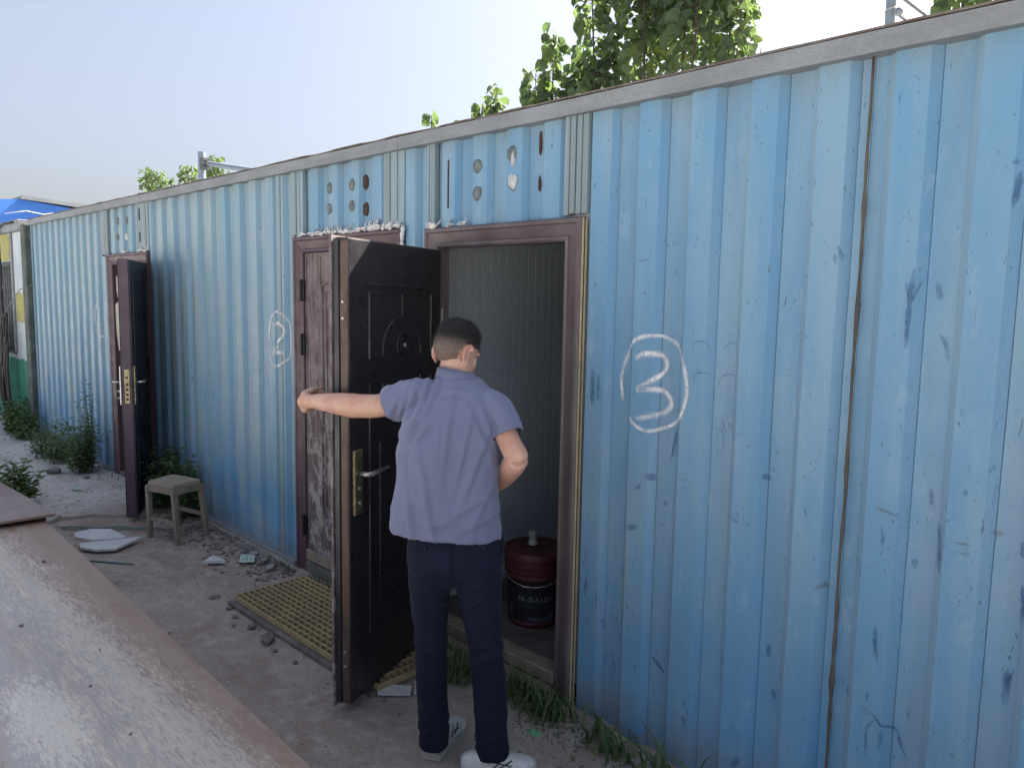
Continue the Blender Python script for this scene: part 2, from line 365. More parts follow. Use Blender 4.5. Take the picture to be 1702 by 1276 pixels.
def foliage(name, a, b, c3, trans=.5, rough=.45):
    t = NT(name); g = t.n('ShaderNodeNewGeometry'); ri = g.outputs['Random Per Island']
    c = t.mix(t.ramp(ri, .0, .75), a, b); c = t.mix(t.ramp(ri, .82, 1.0), c, c3)
    p = t.n('ShaderNodeBsdfPrincipled', ins={'Base Color': c, 'Roughness': rough, 'Specular IOR Level': .4})
    tl = t.n('ShaderNodeBsdfTranslucent', ins={'Color': t.mix(.5, c, (.20, .30, .03))})
    mx = t.n('ShaderNodeMixShader', ins={0: trans})
    t.t.links.new(p.outputs[0], mx.inputs[1]); t.t.links.new(tl.outputs[0], mx.inputs[2]); t.t.links.new(mx.outputs[0], t.out.inputs[0])
    return t.m
M_POPLAR = foliage('poplar_leaves', (.085, .135, .095), (.13, .19, .115), (.20, .27, .09))
M_WEED = foliage('weed_leaves', (.085, .145, .075), (.135, .21, .095), (.23, .29, .11), .35)
M_GRASS = foliage('grass_blades', (.060, .115, .045), (.115, .180, .075), (.26, .26, .14), .25)
M_DRY = foliage('dry_leaves', (.20, .14, .08), (.30, .23, .14), (.40, .35, .22), .1)
M_BARK = plain('grey_bark', (.12, .105, .085), (.07, .06, .05), .9, 0, 12, 60, .4)
M_STEM = plain('green_stem', (.10, .12, .05), (.07, .07, .04), .8, 0, 12, 60, .2)
M_PAPER = plain('torn_paper', (.52, .50, .42), (.42, .40, .34), .7, 0, 12, 90, .1)
def paintwall():
    t = NT('painted_render_with_green_dado'); x, y, z = t.xyz()
    n = t.noise(3, 6, .65); n2 = t.noise(1, 6, .65, (9, 9, 2.2))
    up_ = t.mix(t.ramp(n2, .35, .65), (.40, .49, .54), (.56, .61, .63)); up_ = t.mix(t.ramp(n, .55, .7, 0, .6), up_, (.30, .34, .34))
    gr = t.mix(t.ramp(n2, .35, .65), (.03, .20, .13), (.06, .28, .19)); gr = t.mix(t.ramp(n, .58, .72, 0, .5), gr, (.10, .16, .13))
    e = t.math('ADD', z, t.math('MULTIPLY', t.noise(7, 3, .6), .10))
    c = t.mix(t.ramp(e, .91, .94), gr, up_)
    return t.bsdf(c, .8, 0, n, .4, .01)
M_PWALL = paintwall()
M_DARK = plain('dark_room', (.03, .032, .034), (.022, .024, .026), .8, 0, 5, 60, .1)

# ------------------------------------------------------------------ ground and path
def gz(x, y):
    z = .010*noise.noise((x*1.3, y*1.3, 3.1)) + .006*noise.noise((x*4.1, y*4.1, 1.7))
    z -= .055*smooth(-2.3, -1.1, x)*smooth(-1.0, -.25, y)
    z += .03*smooth(-.35, -.08, y)*smooth(-6.4, -6.0, x)*smooth(-4.2, -4.5, x)
    z -= .02*smooth(-.62, -.58, y)*smooth(-.52, -.56, y)*0
    return z
def ground():
    xs = np.concatenate([[-600, -300, -120, -60, -35, -24, -18], np.arange(-15, -7, .10), np.arange(-7, 0.6, .04), np.arange(.8, 4, .4), [5, 8, 15, 40, 120, 400]])
    ys = np.concatenate([[-600, -250, -90, -40, -18, -9, -6, -4.5, -3.6], np.arange(-3, 0.10, .04), [.4, 1.2, 2.6, 4, 8, 16, 40, 120, 400, 900]])
    V = []; F = []
    nx, ny = len(xs), len(ys)
    for y in ys:
        for x in xs: V.append((x, y, gz(x, y) if (-16 < x < 4 and -4 < y < .2) else -.02))
    for j in range(ny-1):
        for i in range(nx-1):
            a = j*nx+i; F.append((a, a+1, a+nx+1, a+nx))
    o = mk('ground', V, F, M_GROUND, sm=True); o['kind'] = 'structure'; return o
ground()
def concrete_path():
    # pale apron in front of the far door; ragged front edge
    poly = []
    edge = [(-14.5, -.02), (-14.5, -3.2), (-9.0, -3.2), (-6.75, -3.2), (-6.35, -2.6), (-6.30, -1.6), (-6.22, -1.05), (-6.36, -.82), (-6.28, -.62), (-6.12, -.46), (-6.02, -.34), (-6.10, -.22), (-6.22, -.14), (-6.30, -.02)]
    for a, b in zip(edge, edge[1:]+edge[:1]):
        L = math.dist(a, b); n = max(1, int(L/.07)) if max(a[0], b[0]) > -7 else max(1, int(L/.5))
        for k in range(n):
            t = k/n; x = a[0]+(b[0]-a[0])*t; y = a[1]+(b[1]-a[1])*t
            j = .03 if x > -7 and y < -.05 else 0
            poly.append((x+j*noise.noise((x*9, y*9, 0)), y+j*noise.noise((x*9, y*9, 5))))
    bm = bmesh.new(); prism(bm, poly, -.05, .022); bmesh.ops.triangulate(bm, faces=[f for f in bm.faces if len(f.verts) > 4])
    o = fin('concrete_path', bm, M_CONC); o['kind'] = 'structure'
concrete_path()

# ------------------------------------------------------------------ the blue cabin block
HT = 2.513
cabin = empty('cabin_block', (-4.5, 1.2, 0), 'long faded blue corrugated metal cabin block with three maroon doors', 'cabin')
CREST, VALLEY = -.011, .013
def corr_y(x, phase, pitch):
    s = ((x-phase) % pitch)/pitch*.225
    if s < .0035: return VALLEY+.004*(1-abs(s-.0015)/.002)
    if s < .082: return VALLEY
    if s < .107: return VALLEY+(CREST-VALLEY)*(s-.082)/.025
    if s < .200: return CREST
    return CREST+(VALLEY-CREST)*(s-.200)/.025
def sheet(x0, x1, z0, z1, phase, pitch, name='wall_sheet', dy=0.0, label=None):
    ks = [0, .0015, .0035, .082, .107, .200]; xs = {x0, x1}
    k0 = math.floor((x0-phase)/pitch)-1
    for k in range(k0, k0+int((x1-x0)/pitch)+4):
        for s in ks:
            x = phase+k*pitch+s/.225*pitch
            if x0 < x < x1: xs.add(x)
            # a fine score line either side of every fold
    xs = sorted(xs); rows = max(3, int((z1-z0)/.16)); V = []; F = []; nx = len(xs)
    for lay in (0, 1):
        for j in range(rows+1):
            z = z0+(z1-z0)*j/rows
            for x in xs:
                w = .0022*noise.noise((x*2.1, z*1.6, phase)) + .0012*noise.noise((x*7, z*3.5, 9))
                V.append((x+.002*noise.noise((x*3, z*1.3, 4)), corr_y(x, phase, pitch)+w+dy+(.004 if lay else 0), z))
    n = nx*(rows+1)
    for j in range(rows):
        for i in range(nx-1):
            a = j*nx+i; F.append((a, a+1, a+nx+1, a+nx)); b = a+n; F.append((b, b+nx, b+nx+1, b+1))
    for i in range(nx-1):
        F.append((i, i+n, i+1+n, i+1)); a = rows*nx+i; F.append((a, a+1, a+1+n, a+n))
    for j in range(rows):
        a = j*nx; F.append((a, a+nx, a+nx+n, a+n)); a = j*nx+nx-1; F.append((a, a+n, a+nx+n, a+nx))
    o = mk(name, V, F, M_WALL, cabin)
    if label: o['label'] = label
    return o
PR, PP = -1.851, .2245
PM, PMP = -6.318, .2247
PL, PLP = -8.12, .211
WALLFN = []
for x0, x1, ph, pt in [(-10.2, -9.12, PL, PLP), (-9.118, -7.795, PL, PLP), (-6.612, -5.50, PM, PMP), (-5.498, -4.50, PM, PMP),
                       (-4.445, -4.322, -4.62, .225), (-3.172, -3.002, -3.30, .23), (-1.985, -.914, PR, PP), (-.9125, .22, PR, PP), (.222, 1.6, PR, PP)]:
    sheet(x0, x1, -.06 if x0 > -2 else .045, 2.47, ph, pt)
# headers over the three doors
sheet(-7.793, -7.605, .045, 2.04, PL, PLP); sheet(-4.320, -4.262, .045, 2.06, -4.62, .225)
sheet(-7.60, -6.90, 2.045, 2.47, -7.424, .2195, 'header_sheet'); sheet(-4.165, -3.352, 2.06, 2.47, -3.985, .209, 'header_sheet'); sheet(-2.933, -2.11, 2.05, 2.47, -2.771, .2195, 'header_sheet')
# upright cover strips beside the headers
def strips(x0, x1, z0, n, zt=2.455):
    w = (x1-x0)/n
    for k in range(n):
        d = rnd.uniform(-.004, .004)
        boxo('cover_strip', x0+k*w+.002, x0+(k+1)*w-.002, -.020+d, .012, z0+rnd.uniform(0, .012), zt, M_STRIPW, cabin, .003)
strips(-7.79, -7.60, 2.045, 4); strips(-6.90, -6.617, 2.045, 5); strips(-4.32, -4.165, 2.065, 4); strips(-3.35, -3.175, 2.065, 3); strips(-2.998, -2.933, 2.055, 3); strips(-2.108, -1.985, 2.055, 4)
boxo('cover_strip', -4.498, -4.447, -.016, .012, .03, 2.455, M_STRIPW, cabin, .003)
# dark sealed seam on the right
def seam():
    pts = []
    for k in range(41):
        z = -.05+2.5*k/40
        pts.append((-.9135+.004*noise.noise((z*3, 0, 2)), -.006+.003*noise.noise((z*6, 1, 2)), z))
    rad = [.0040+.003*abs(noise.noise((k*.5, 7, 1))) for k in range(41)]
    for k in (9, 20, 28, 33): rad[k] *= 1.7
    bm = bmesh.new(); tube(bm, pts, rad, 6); fin('seam_sealant', bm, M_SEAM, cabin, True)
seam()
# roof edge trim in lengths, with a slightly wavy roof sheet lying on it
tj = [-10.22, -9.0, -6.1, -3.19, -.35, 1.62]
for a, b in zip(tj, tj[1:]):
    n = int((b-a)/.25)+1; V = []; F = []
    prof = [(-.047, 2.449), (-.047, 2.509), (.02, 2.509), (.02, 2.449)]
    for i in range(n+1):
        x = a+.0015+(b-a-.003)*i/n; w = .003*noise.noise((x*1.2, 0, 0)); q = .003*noise.noise((x*2.3, 4, 0))
        for (y, z) in prof: V.append((x, y+q, z+w))
    for i in range(n):
        for k in range(4):
            F.append((i*4+k, i*4+(k+1) % 4, i*4+4+(k+1) % 4, i*4+4+k))
    F += [(0, 1, 2, 3), (n*4+3, n*4+2, n*4+1, n*4)]
    mk('roof_trim', V, F, M_TRIM, cabin)
def roof_sheet():
    V = []; F = []; n = 420
    for i in range(n+1):
        x = -10.2+11.8*i/n
        k = smooth(-5.6, -4.6, x)*smooth(-2.7, -3.3, x)
        w = (.0008+.0018*k)*(math.sin(x*13+1.5*math.sin(x*2.3)))+.004*noise.noise((x*5, 2, 2))
        for (y, dz) in ((-.048+.004*noise.noise((x*6, 0, 1)), 0), (2.45, .0), (2.45, -.006), (-.045, -.006)): V.append((x, y, 2.5195+max(-.004, w)+dz))
    for i in range(n):
        for k in range(4): F.append((i*4+k, i*4+(k+1) % 4, i*4+4+(k+1) % 4, i*4+4+k))
    F += [(0, 1, 2, 3), (n*4+3, n*4+2, n*4+1, n*4)]
    mk('roof_sheet', V, F, M_TRIMEDGE, cabin)
roof_sheet()
# shell and rooms
boxo('rear_wall', -10.2, 1.6, 2.38, 2.44, .0, 2.49, M_INNER, cabin)
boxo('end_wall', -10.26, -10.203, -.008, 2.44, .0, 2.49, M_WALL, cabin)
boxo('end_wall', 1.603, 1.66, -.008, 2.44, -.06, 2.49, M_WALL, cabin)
boxo('ceiling', -10.19, 1.59, .03, 2.375, 2.40, 2.44, M_INNER, cabin)
boxo('floor_deck', -10.19, 1.59, .03, 2.375, -.04, .070, M_IFLOOR, cabin)
def ribbed_partition(x, face):
    # light sandwich panel with narrow flutes, 30 mm apart
    V = []; F = []; y = .05; prof = []
    while y < 2.36:
        prof += [(0, y), (0, y+.050), (.0012, y+.053), (.0012, y+.057)]; y += .060
    n = len(prof)
    for z in (.072, 2.398):
        for d, yy in prof: V.append((x+face*(.022-d), yy, z))
    for z in (.072, 2.398):
        for d, yy in prof: V.append((x-face*.022, yy, z))
    for i in range(n-1): F.append((i, i+1, n+i+1, n+i)); F.append((2*n+i, 3*n+i, 3*n+i+1, 2*n+i+1))
    F += [(0, n, 3*n, 2*n), (n-1, 3*n-1, 4*n-1, 2*n-1)]
    mk('partition', V, F, M_INNER, cabin)
ribbed_partition(-3.13, 1); ribbed_partition(-6.5, 1); ribbed_partition(-8.35, 1)
# inner skin behind the corrugated sheets so that rooms are closed
for x0, x1, z0 in [(-10.19, -7.53, .072), (-6.69, -4.185, .072), (-3.25, -2.925, .072), (-2.07, 1.59, .072), (-7.53, -6.69, 2.02), (-4.185, -3.25, 2.02), (-2.925, -2.07, 2.02)]:
    boxo('lining', x0, x1, .022, .046, z0, 2.398, M_INNER, cabin)
# sill channel along the foot
def rail(a, b, z0, z1, y=-.052):
    bm = bmesh.new()
    for i in range(int((b-a)/.6)+1):
        x0 = a+i*.6; x1 = min(b, x0+.6)
        if x1-x0 < .02: continue
        d = .004*noise.noise((x0*3, 1, 1)); box(bm, x0, x1, y+d, .02, z0, z1+d, .004)
    fin('sill_rail', bm, M_TRIM, cabin)
rail(-10.2, -7.70, -.03, .046); rail(-6.61, -4.27, -.03, .046); rail(-3.17, -3.0, -.03, .046); rail(-1.98, 1.6, -.15, -.045, -.03)
boxo('corner_post', -10.44, -10.262, -.07, .12, -.03, 2.47, M_POST, cabin, .012)

# glue left from old lettering
def spot(x, z, rx, rz, mat, y=CREST, nm='glue_spot'):
    bm = bmesh.new(); n = 14; A = []; B = []
    for k in range(n):
        t = 2*math.pi*k/n; j = 1+.32*noise.noise((x*9+1.4*math.cos(t), z*9+1.4*math.sin(t), 3))
        A.append(bm.verts.new((x+rx*j*math.cos(t), y+.003, z+rz*j*math.sin(t)))); B.append(bm.verts.new((x+rx*.88*j*math.cos(t), y-.007, z+rz*.88*j*math.sin(t))))
    for k in range(n): bm.faces.new((A[k], A[(k+1) % n], B[(k+1) % n], B[k]))
    c = bm.verts.new((x, y-.0085, z))
    for k in range(n): bm.faces.new((B[k], B[(k+1) % n], c))
    fin(nm, bm, mat, cabin, True)
for x, z in [(-2.638, 2.315), (-2.635, 2.193)]: spot(x, z, .030, .034, M_SPOT)
spot(-2.418, 2.345, .028, .036, M_SPOT); spot(-2.407, 2.225, .029, .036, M_SPOTW); spot(-2.408, 2.222, .035, .041, M_SPOT, CREST+.004)
spot(-2.405, 2.318, .008, .034, M_SPOTW, CREST-.004)
for x, z in [(-3.879, 2.323), (-3.88, 2.206), (-3.651, 2.321), (-3.652, 2.208)]: spot(x, z, .026, .034, M_SPOT)
for x, z in [(-3.556, 2.33), (-3.556, 2.185)]: spot(x, z, .030, .042, M_RUST, VALLEY)
for x, z in [(-7.35, 2.336), (-7.123, 2.33), (-7.362, 2.197)]: spot(x, z, .030, .034, M_SPOT)
spot(-7.131, 2.19, .030, .036, M_SPOTW)
boxo('rust_slit', -2.846, -2.837, CREST-.003, CREST+.002, 2.14, 2.365, M_RUST, cabin, .001)
spot(-2.246, 2.365, .007, .05, M_RUST, CREST-.001, 'rust_patch'); spot(-2.246, 2.20, .006, .03, M_RUST, CREST-.001, 'rust_patch')
spot(-6.80, 2.36, .006, .06, M_RUST, -.018, 'rust_patch'); spot(-6.80, 2.17, .006, .05, M_RUST, -.018, 'rust_patch')

# sprayed numbers in circles, following the folds of the sheet
def ysurf(x, phase, pitch):
    if -4.50 < x < -4.446: return -.017
    if -4.446 <= x < -4.322: return corr_y(x, -4.62, .225)
    return corr_y(x, phase, pitch)
def stroke(bm, uvl, pts, w, phase, pitch, dens=1.0, taper=False):
    P = [Vector((p[0], p[1])) for p in pts]; Q = []
    for i in range(len(P)-1):                                       # Catmull-Rom
        p0, p1, p2, p3 = P[max(i-1, 0)], P[i], P[i+1], P[min(i+2, len(P)-1)]
        n = max(2, int((p2-p1).length/.006))
        for k in range(n):
            t = k/n; Q.append(.5*((2*p1)+(p2-p0)*t+(2*p0-5*p1+4*p2-p3)*t*t+(3*p1-p0-3*p2+p3)*t**3))
    Q.append(P[-1]); rows = []
    for i, q in enumerate(Q):
        d = (Q[min(i+1, len(Q)-1)]-Q[max(i-1, 0)]).normalized(); nn = Vector((-d.y, d.x))
        dn = dens*(.75+.45*noise.noise((q.x*8, q.y*8, 6)))*min(1, .4+i/12, .4+(len(Q)-1-i)/12)
        row = []; m_ = min(i, len(Q)-1-i)/max(1, len(Q)-1)*2; tw = (.25+.75*min(1, m_*2.2))*(1+.5*noise.noise((q.x*40, q.y*40, 4))) if taper else 1.0
        for k in range(7):
            s = (k/6-.5)*w*tw*(1+.25*noise.noise((q.x*14, q.y*14, 2))); p = q+nn*s
            row.append((bm.verts.new((p.x, ysurf(p.x, phase, pitch)-.0045, p.y)), (max(0, min(1, dn)), k/6)))
        rows.append(row)
    for A, B in zip(rows, rows[1:]):
        for k in range(6):
            q = [A[k], A[k+1], B[k+1], B[k]]; f = bm.faces.new([v for v, _ in q])
            for lp, (_, uv) in zip(f.loops, q): lp[uvl].uv = uv
C3 = [(-1.793,1.330),(-1.805,1.413),(-1.793,1.470),(-1.767,1.526),(-1.730,1.570),(-1.677,1.589),(-1.624,1.591),(-1.577,1.577),(-1.541,1.549),(-1.511,1.491),(-1.493,1.415),(-1.496,1.365),(-1.517,1.303),(-1.560,1.265),(-1.611,1.241),(-1.664,1.229),(-1.712,1.243),(-1.756,1.285)]
N3 = [(-1.727,1.502),(-1.674,1.523),(-1.621,1.518),(-1.596,1.489),(-1.608,1.457),(-1.658,1.417),(-1.711,1.387),(-1.700,1.383),(-1.657,1.389),(-1.604,1.384),(-1.577,1.360),(-1.570,1.340),(-1.588,1.312),(-1.640,1.290),(-1.713,1.271)]
C2 = [(-4.607,1.421),(-4.608,1.472),(-4.594,1.524),(-4.570,1.576),(-4.518,1.609),(-4.442,1.598),(-4.414,1.574),(-4.389,1.545),(-4.377,1.507),(-4.374,1.417),(-4.381,1.350),(-4.418,1.298),(-4.495,1.262),(-4.555,1.266),(-4.596,1.302),(-4.611,1.361)]
N2 = [(-4.560,1.513),(-4.512,1.538),(-4.461,1.533),(-4.424,1.505),(-4.429,1.464),(-4.473,1.428),(-4.525,1.387),(-4.566,1.328),(-4.553,1.339),(-4.501,1.351),(-4.441,1.350),(-4.412,1.344)]
C1 = [(-7.929,1.577),(-8.048,1.595),(-8.116,1.543),(-8.119,1.423),(-8.084,1.315),(-7.966,1.286),(-7.874,1.304)]
for cc, nn_, ph, pt, w, d in [(C3, N3, PR, PP, .034, .95), (C2, N2, PM, PMP, .040, .85), (C1, [(-7.96, 1.53), (-7.955, 1.44), (-7.95, 1.35)], PL, PLP, .055, .6)]:
    bm = bmesh.new(); uvl = bm.loops.layers.uv.new('UVMap')
    stroke(bm, uvl, cc, w*.8, ph, pt, d); stroke(bm, uvl, nn_, w, ph, pt, min(1, d*1.15))
    me = bpy.data.meshes.new('painted_number'); bm.to_mesh(me); bm.free(); link('painted_number', me, M_SPRAY, cabin)

# dark blue drips, smears and scratches on the right-hand sheets
MARKS = [(0.014,[(-0.756,1.830),(-0.762,1.752),(-0.764,1.664),(-0.764,1.590)]),
  (0.008,[(-0.776,1.787),(-0.764,1.735)]),
  (0.008,[(-0.737,1.795),(-0.758,1.726)]),
  (0.012,[(-0.515,2.079),(-0.520,2.024),(-0.525,1.981)]),
  (0.020,[(-0.527,2.111),(-0.527,2.095)]),
  (0.012,[(-0.981,1.902),(-0.967,1.857)]),
  (0.010,[(-0.990,1.876),(-0.984,1.843)]),
  (0.014,[(-0.700,1.790),(-0.687,1.736)]),
  (0.009,[(-0.682,1.642),(-0.664,1.608),(-0.654,1.562)]),
  (0.006,[(-0.830,2.331),(-0.831,2.293)]),
  (0.008,[(-0.794,1.058),(-0.787,0.985)]),
  (0.010,[(-0.646,1.100),(-0.637,1.031),(-0.631,0.944)]),
  (0.016,[(-0.701,0.971),(-0.700,0.939)]),
  (0.012,[(-0.790,0.740),(-0.788,0.683),(-0.778,0.625)]),
  (0.009,[(-0.825,0.470),(-0.779,0.455),(-0.751,0.428),(-0.716,0.424),(-0.701,0.382),(-0.681,0.343)]),
  (0.009,[(-0.770,0.444),(-0.794,0.400),(-0.792,0.312)]),
  (0.010,[(-0.751,0.418),(-0.755,0.349)]),
  (0.018,[(-0.443,0.724),(-0.442,0.664),(-0.445,0.611)]),
  (0.008,[(-0.428,0.726),(-0.441,0.673)]),
  (0.008,[(-0.798,0.526),(-0.800,0.491)]),
  (0.014,[(-0.436,1.089),(-0.430,1.041)]),
  (0.010,[(-0.427,0.967),(-0.422,0.910),(-0.422,0.851)]),
  (0.012,[(-0.865,0.509),(-0.865,0.479)]),
  (0.010,[(-0.672,1.191),(-0.668,1.135)]),
  (0.012,[(-0.578,1.209),(-0.578,1.188)]),
  (0.010,[(-0.686,0.494),(-0.684,0.471)]),
  (0.008,[(-1.034,1.063),(-1.026,1.030)]),
  (0.010,[(-1.543,1.254),(-1.551,1.192),(-1.563,1.129)]),
  (0.016,[(-1.933,0.580),(-1.938,0.496)]),
  (0.009,[(-1.857,0.419),(-1.852,0.376)]),
  (0.022,[(-1.660,1.061),(-1.625,1.044)]),
  (0.014,[(-1.705,0.994),(-1.678,1.017)]),
  (0.022,[(-1.587,0.965),(-1.570,0.954)]),
  (0.022,[(-1.738,0.833),(-1.685,0.850)]),
  (0.018,[(-1.297,0.971),(-1.264,0.959)]),
  (0.016,[(-1.142,0.554),(-1.137,0.506)]),
  (0.014,[(-1.117,0.399),(-1.106,0.363)]),
  (0.020,[(-1.192,1.138),(-1.163,1.128)]),
  (0.005,[(-1.263,0.210),(-1.214,0.158)]),
  (0.005,[(-1.256,0.222),(-1.209,0.177)]),
  (0.005,[(-1.268,0.191),(-1.225,0.148)]),
  (0.024,[(-1.215,0.113),(-1.243,0.060)]),
  (0.010,[(-1.910,-0.040),(-1.916,-0.096)]),
  (0.016,[(-1.613,0.341),(-1.550,0.292)]),
  (0.012,[(-1.452,0.176),(-1.437,0.135)]),
  (0.003,[(-1.471,1.535),(-1.473,1.573),(-1.430,1.580),(-1.410,1.552)]),
  (0.003,[(-1.372,1.550),(-1.346,1.576),(-1.319,1.578),(-1.318,1.549)]),
  (0.003,[(-1.345,1.638),(-1.314,1.639),(-1.308,1.578)]),
  (0.003,[(-1.465,1.429),(-1.467,1.459),(-1.424,1.471),(-1.404,1.452)]),
  (0.003,[(-1.384,1.424),(-1.363,1.463),(-1.322,1.467),(-1.320,1.422)]),
  (0.020,[(-1.933,1.449),(-1.929,1.296)]),
  (0.012,[(-1.902,1.432),(-1.900,1.318)]),
  (0.012,[(-1.579,1.831),(-1.574,1.818)]),
  (0.004,[(-1.509,2.200),(-1.481,2.198)]),
  (0.004,[(-1.732,1.868),(-1.669,1.875)])]
RUSTM = [(0.006,[(-0.819,1.108),(-0.772,1.098),(-0.746,1.087)]),(0.006,[(-0.745,1.058),(-0.718,1.061)]),(0.008,[(-0.594,1.051),(-0.553,1.052)]),(0.004,[(-0.592,1.025),(-0.551,1.024)]),(0.012,[(-0.988,0.802),(-0.943,0.825)]),(0.018,[(-0.511,1.096),(-0.483,1.096)]),(0.014,[(-0.558,0.428),(-0.549,0.418)])]
for lst, mt, nm in ((MARKS, M_MARK, 'scuff_marks'), (RUSTM, M_RMARK, 'rust_scratches')):
    bm = bmesh.new(); uvl = bm.loops.layers.uv.new('UVMap')
    for w, pts in lst: stroke(bm, uvl, pts, w*1.35, PR, PP, .85, True)
    me = bpy.data.meshes.new(nm); bm.to_mesh(me); bm.free(); link(nm, me, mt, cabin)['kind'] = 'stuff'

# ------------------------------------------------------------------ door frames
def door_frame(x0, x1, zt, zb, mat, lip=.062):
    prof = [(0, .0), (0, -lip*.8), (.006, -lip), (.020, -lip), (.026, -lip+.008), (.070, -.016), (.074, -.026), (.086, -.028), (.094, -.022), (.094, .05), (.08, .05), (.08, .012)]
    V = []; F = []; n = len(prof)
    for (cx, sx, z) in ((x0, 1, zb), (x0, 1, None), (x1, -1, None), (x1, -1, zb)):
        for (t, y) in prof: V.append((cx+sx*t, y, z if z is not None else zt-t))
    for s in range(3):
        for k in range(n):
            F.append((s*n+k, s*n+(k+1) % n, s*n+n+(k+1) % n, s*n+n+k))
    F += [tuple(range(n)), tuple(range(3*n, 4*n))[::-1]]
    o = mk('door_frame', V, F, mat, cabin); return o
def foam(parent, x0, x1, z, n, big=.022, seed=1):
    r = random.Random(seed); bm = bmesh.new()
    for k in range(n):
        x = r.uniform(x0, x1); s = r.uniform(.35, 1)*big
        h = z+r.uniform(-.004, .012)
        ellipsoid(bm, (x, -.025+r.uniform(-.025, .012), h), (s*r.uniform(.6, 1.8), s*.8, s*r.uniform(.35, .7)), Matrix.Rotation(r.uniform(-.5, .5), 3, 'Y'), 7, 5)
        if r.random() < .35: 
            tube(bm, [(x, -.02, h), (x+r.uniform(-.02, .02), -.018, h+s*1.6), (x+r.uniform(-.03, .03), -.015, h+s*r.uniform(2, 3.2))], [s*.4, s*.25, s*.08], 5)
    for v in bm.verts: v.co += V3(noise.noise(v.co*70), 0, noise.noise(v.co*70+V3(9, 9, 9)))*.004
    fin('sealant_foam', bm, M_FOAM, parent, True)['kind'] = 'stuff'
f3 = door_frame(-2.995, -1.997, 2.05, -.03, M_FRAME3, .038); f2 = door_frame(-4.257, -3.18, 2.062, .0, M_FRAME, .042); f1 = door_frame(-7.60, -6.62, 2.05, .0, M_FRAME, .042)
foam(f2, -4.24, -3.19, 2.068, 130, .017, 3); foam(f2, -3.52, -3.19, 2.078, 45, .018, 8); foam(f3, -2.98, -2.90, 2.058, 22, .016, 4); foam(f3, -2.83, -2.70, 2.054, 16, .012, 5)
foam(f1, -7.16, -7.11, 2.056, 8, .018, 6); foam(f1, -6.78, -6.63, 2.056, 22, .018, 7)
bm = bmesh.new()                                                   # foam dribble down the right post of the middle frame
for k in range(16):
    r_ = rnd.uniform(.006, .013); ellipsoid(bm, (-3.176+rnd.uniform(-.008, .008), -.03, 2.06-.11*rnd.random()**1.3), (r_, r_, r_*1.4), None, 6, 4)
fin('sealant_foam', bm, M_FOAM, f2, True)['kind'] = 'stuff'
# layered outer edge of the right-hand frame post
bm = bmesh.new(); box(bm, -1.9965, -1.9915, -.0270, -.0205, -.02, 2.046); fin('sealing_strip', bm, M_STRIP, f3)
bm = bmesh.new(); box(bm, -1.9965, -1.9875, -.0105, -.0050, -.02, 2.044); fin('sealing_strip', bm, M_STRIP, f3)
bm = bmesh.new(); box(bm, -1.9965, -1.9925, -.0200, -.0110, -.02, 2.046); fin('edge_strip', bm, M_FRAME, f3)
# thresholds
boxo('threshold', -2.90, -2.093, -.030, .06, .045, .105, M_WOOD, f3, .006); boxo('threshold', -2.90, -2.093, -.085, -.032, -.02, .050, M_WOOD, f3, .006)
boxo('threshold', -4.160, -3.277, -.03, .07, .0, .072, M_STONE, f2, .006); boxo('threshold', -7.504, -6.716, -.03, .07, .0, .06, M_STONE, f1, .006)
# hanging torn film in the far doorway
mk('paper_strip', [(-7.48, .0, 1.86), (-7.42, .0, 1.84), (-7.41, .002, 1.70), (-7.45, .0, 1.66), (-7.475, -.002, 1.72)], [(0, 1, 2, 3, 4)], M_PAPER, f1)
mk('paper_strip', [(-7.498, -.01, 1.60), (-7.42, -.005, 1.63), (-7.39, .0, 1.5), (-7.41, .0, 1.20), (-7.46, -.005, 1.18), (-7.49, -.01, 1.35)], [(0, 1, 2, 3, 4, 5)], M_PAPER, f1)

# ------------------------------------------------------------------ doors
class Leaf:
    """local s along the leaf from the hinge, t out of the visible face, z up"""
    def __init__(s, h, e):
        s.h = Vector(h); d = Vector((e[0]-h[0], e[1]-h[1])); s.L = d.length; d.normalize(); s.d = d
    def M(s, flip=1):
        d = s.d; n = Vector((-d.y, d.x))*flip
        return Matrix(((d.x, n.x, 0, s.h.x), (d.y, n.y, 0, s.h.y), (0, 0, 1, 0), (0, 0, 0, 1)))
def bead(bm, pts, w=.010, h=.006, M=None, t0=0.0, closed=False):
    """raised moulding along (s, z) points on the face t = t0"""
    P = [Vector((p[0], p[1])) for p in pts]; n = len(P); rows = []
    for i in range(n):
        a = P[i]-P[i-1] if (i > 0 or closed) else P[1]-P[0]; b = P[(i+1) % n]-P[i] if (i < n-1 or closed) else a
        a = a.normalized(); b = b.normalized(); d = (a+b).normalized() if (a+b).length > .2 else b; nn = Vector((-d.y, d.x))/max(.6, (1+a.dot(b))/2)**.5
        rows.append([(P[i]+nn*w*k, hh) for k, hh in ((-.5, -.002), (-.28, h), (.28, h), (.5, -.002))])
    vv = [[bm.verts.new(M @ V3(p.x, t0+hh, p.y)) for p, hh in row] for row in rows]
    for i in range(n if closed else n-1):
        A, B = vv[i], vv[(i+1) % n]
        for k in range(3): bm.faces.new((A[k], A[k+1], B[k+1], B[k]))
def arcp(c, r, a0, a1, n=14, sx=1.0): return [(c[0]+sx*r*math.cos(math.radians(a0+(a1-a0)*k/n)), c[1]+r*math.sin(math.radians(a0+(a1-a0)*k/n))) for k in range(n+1)]

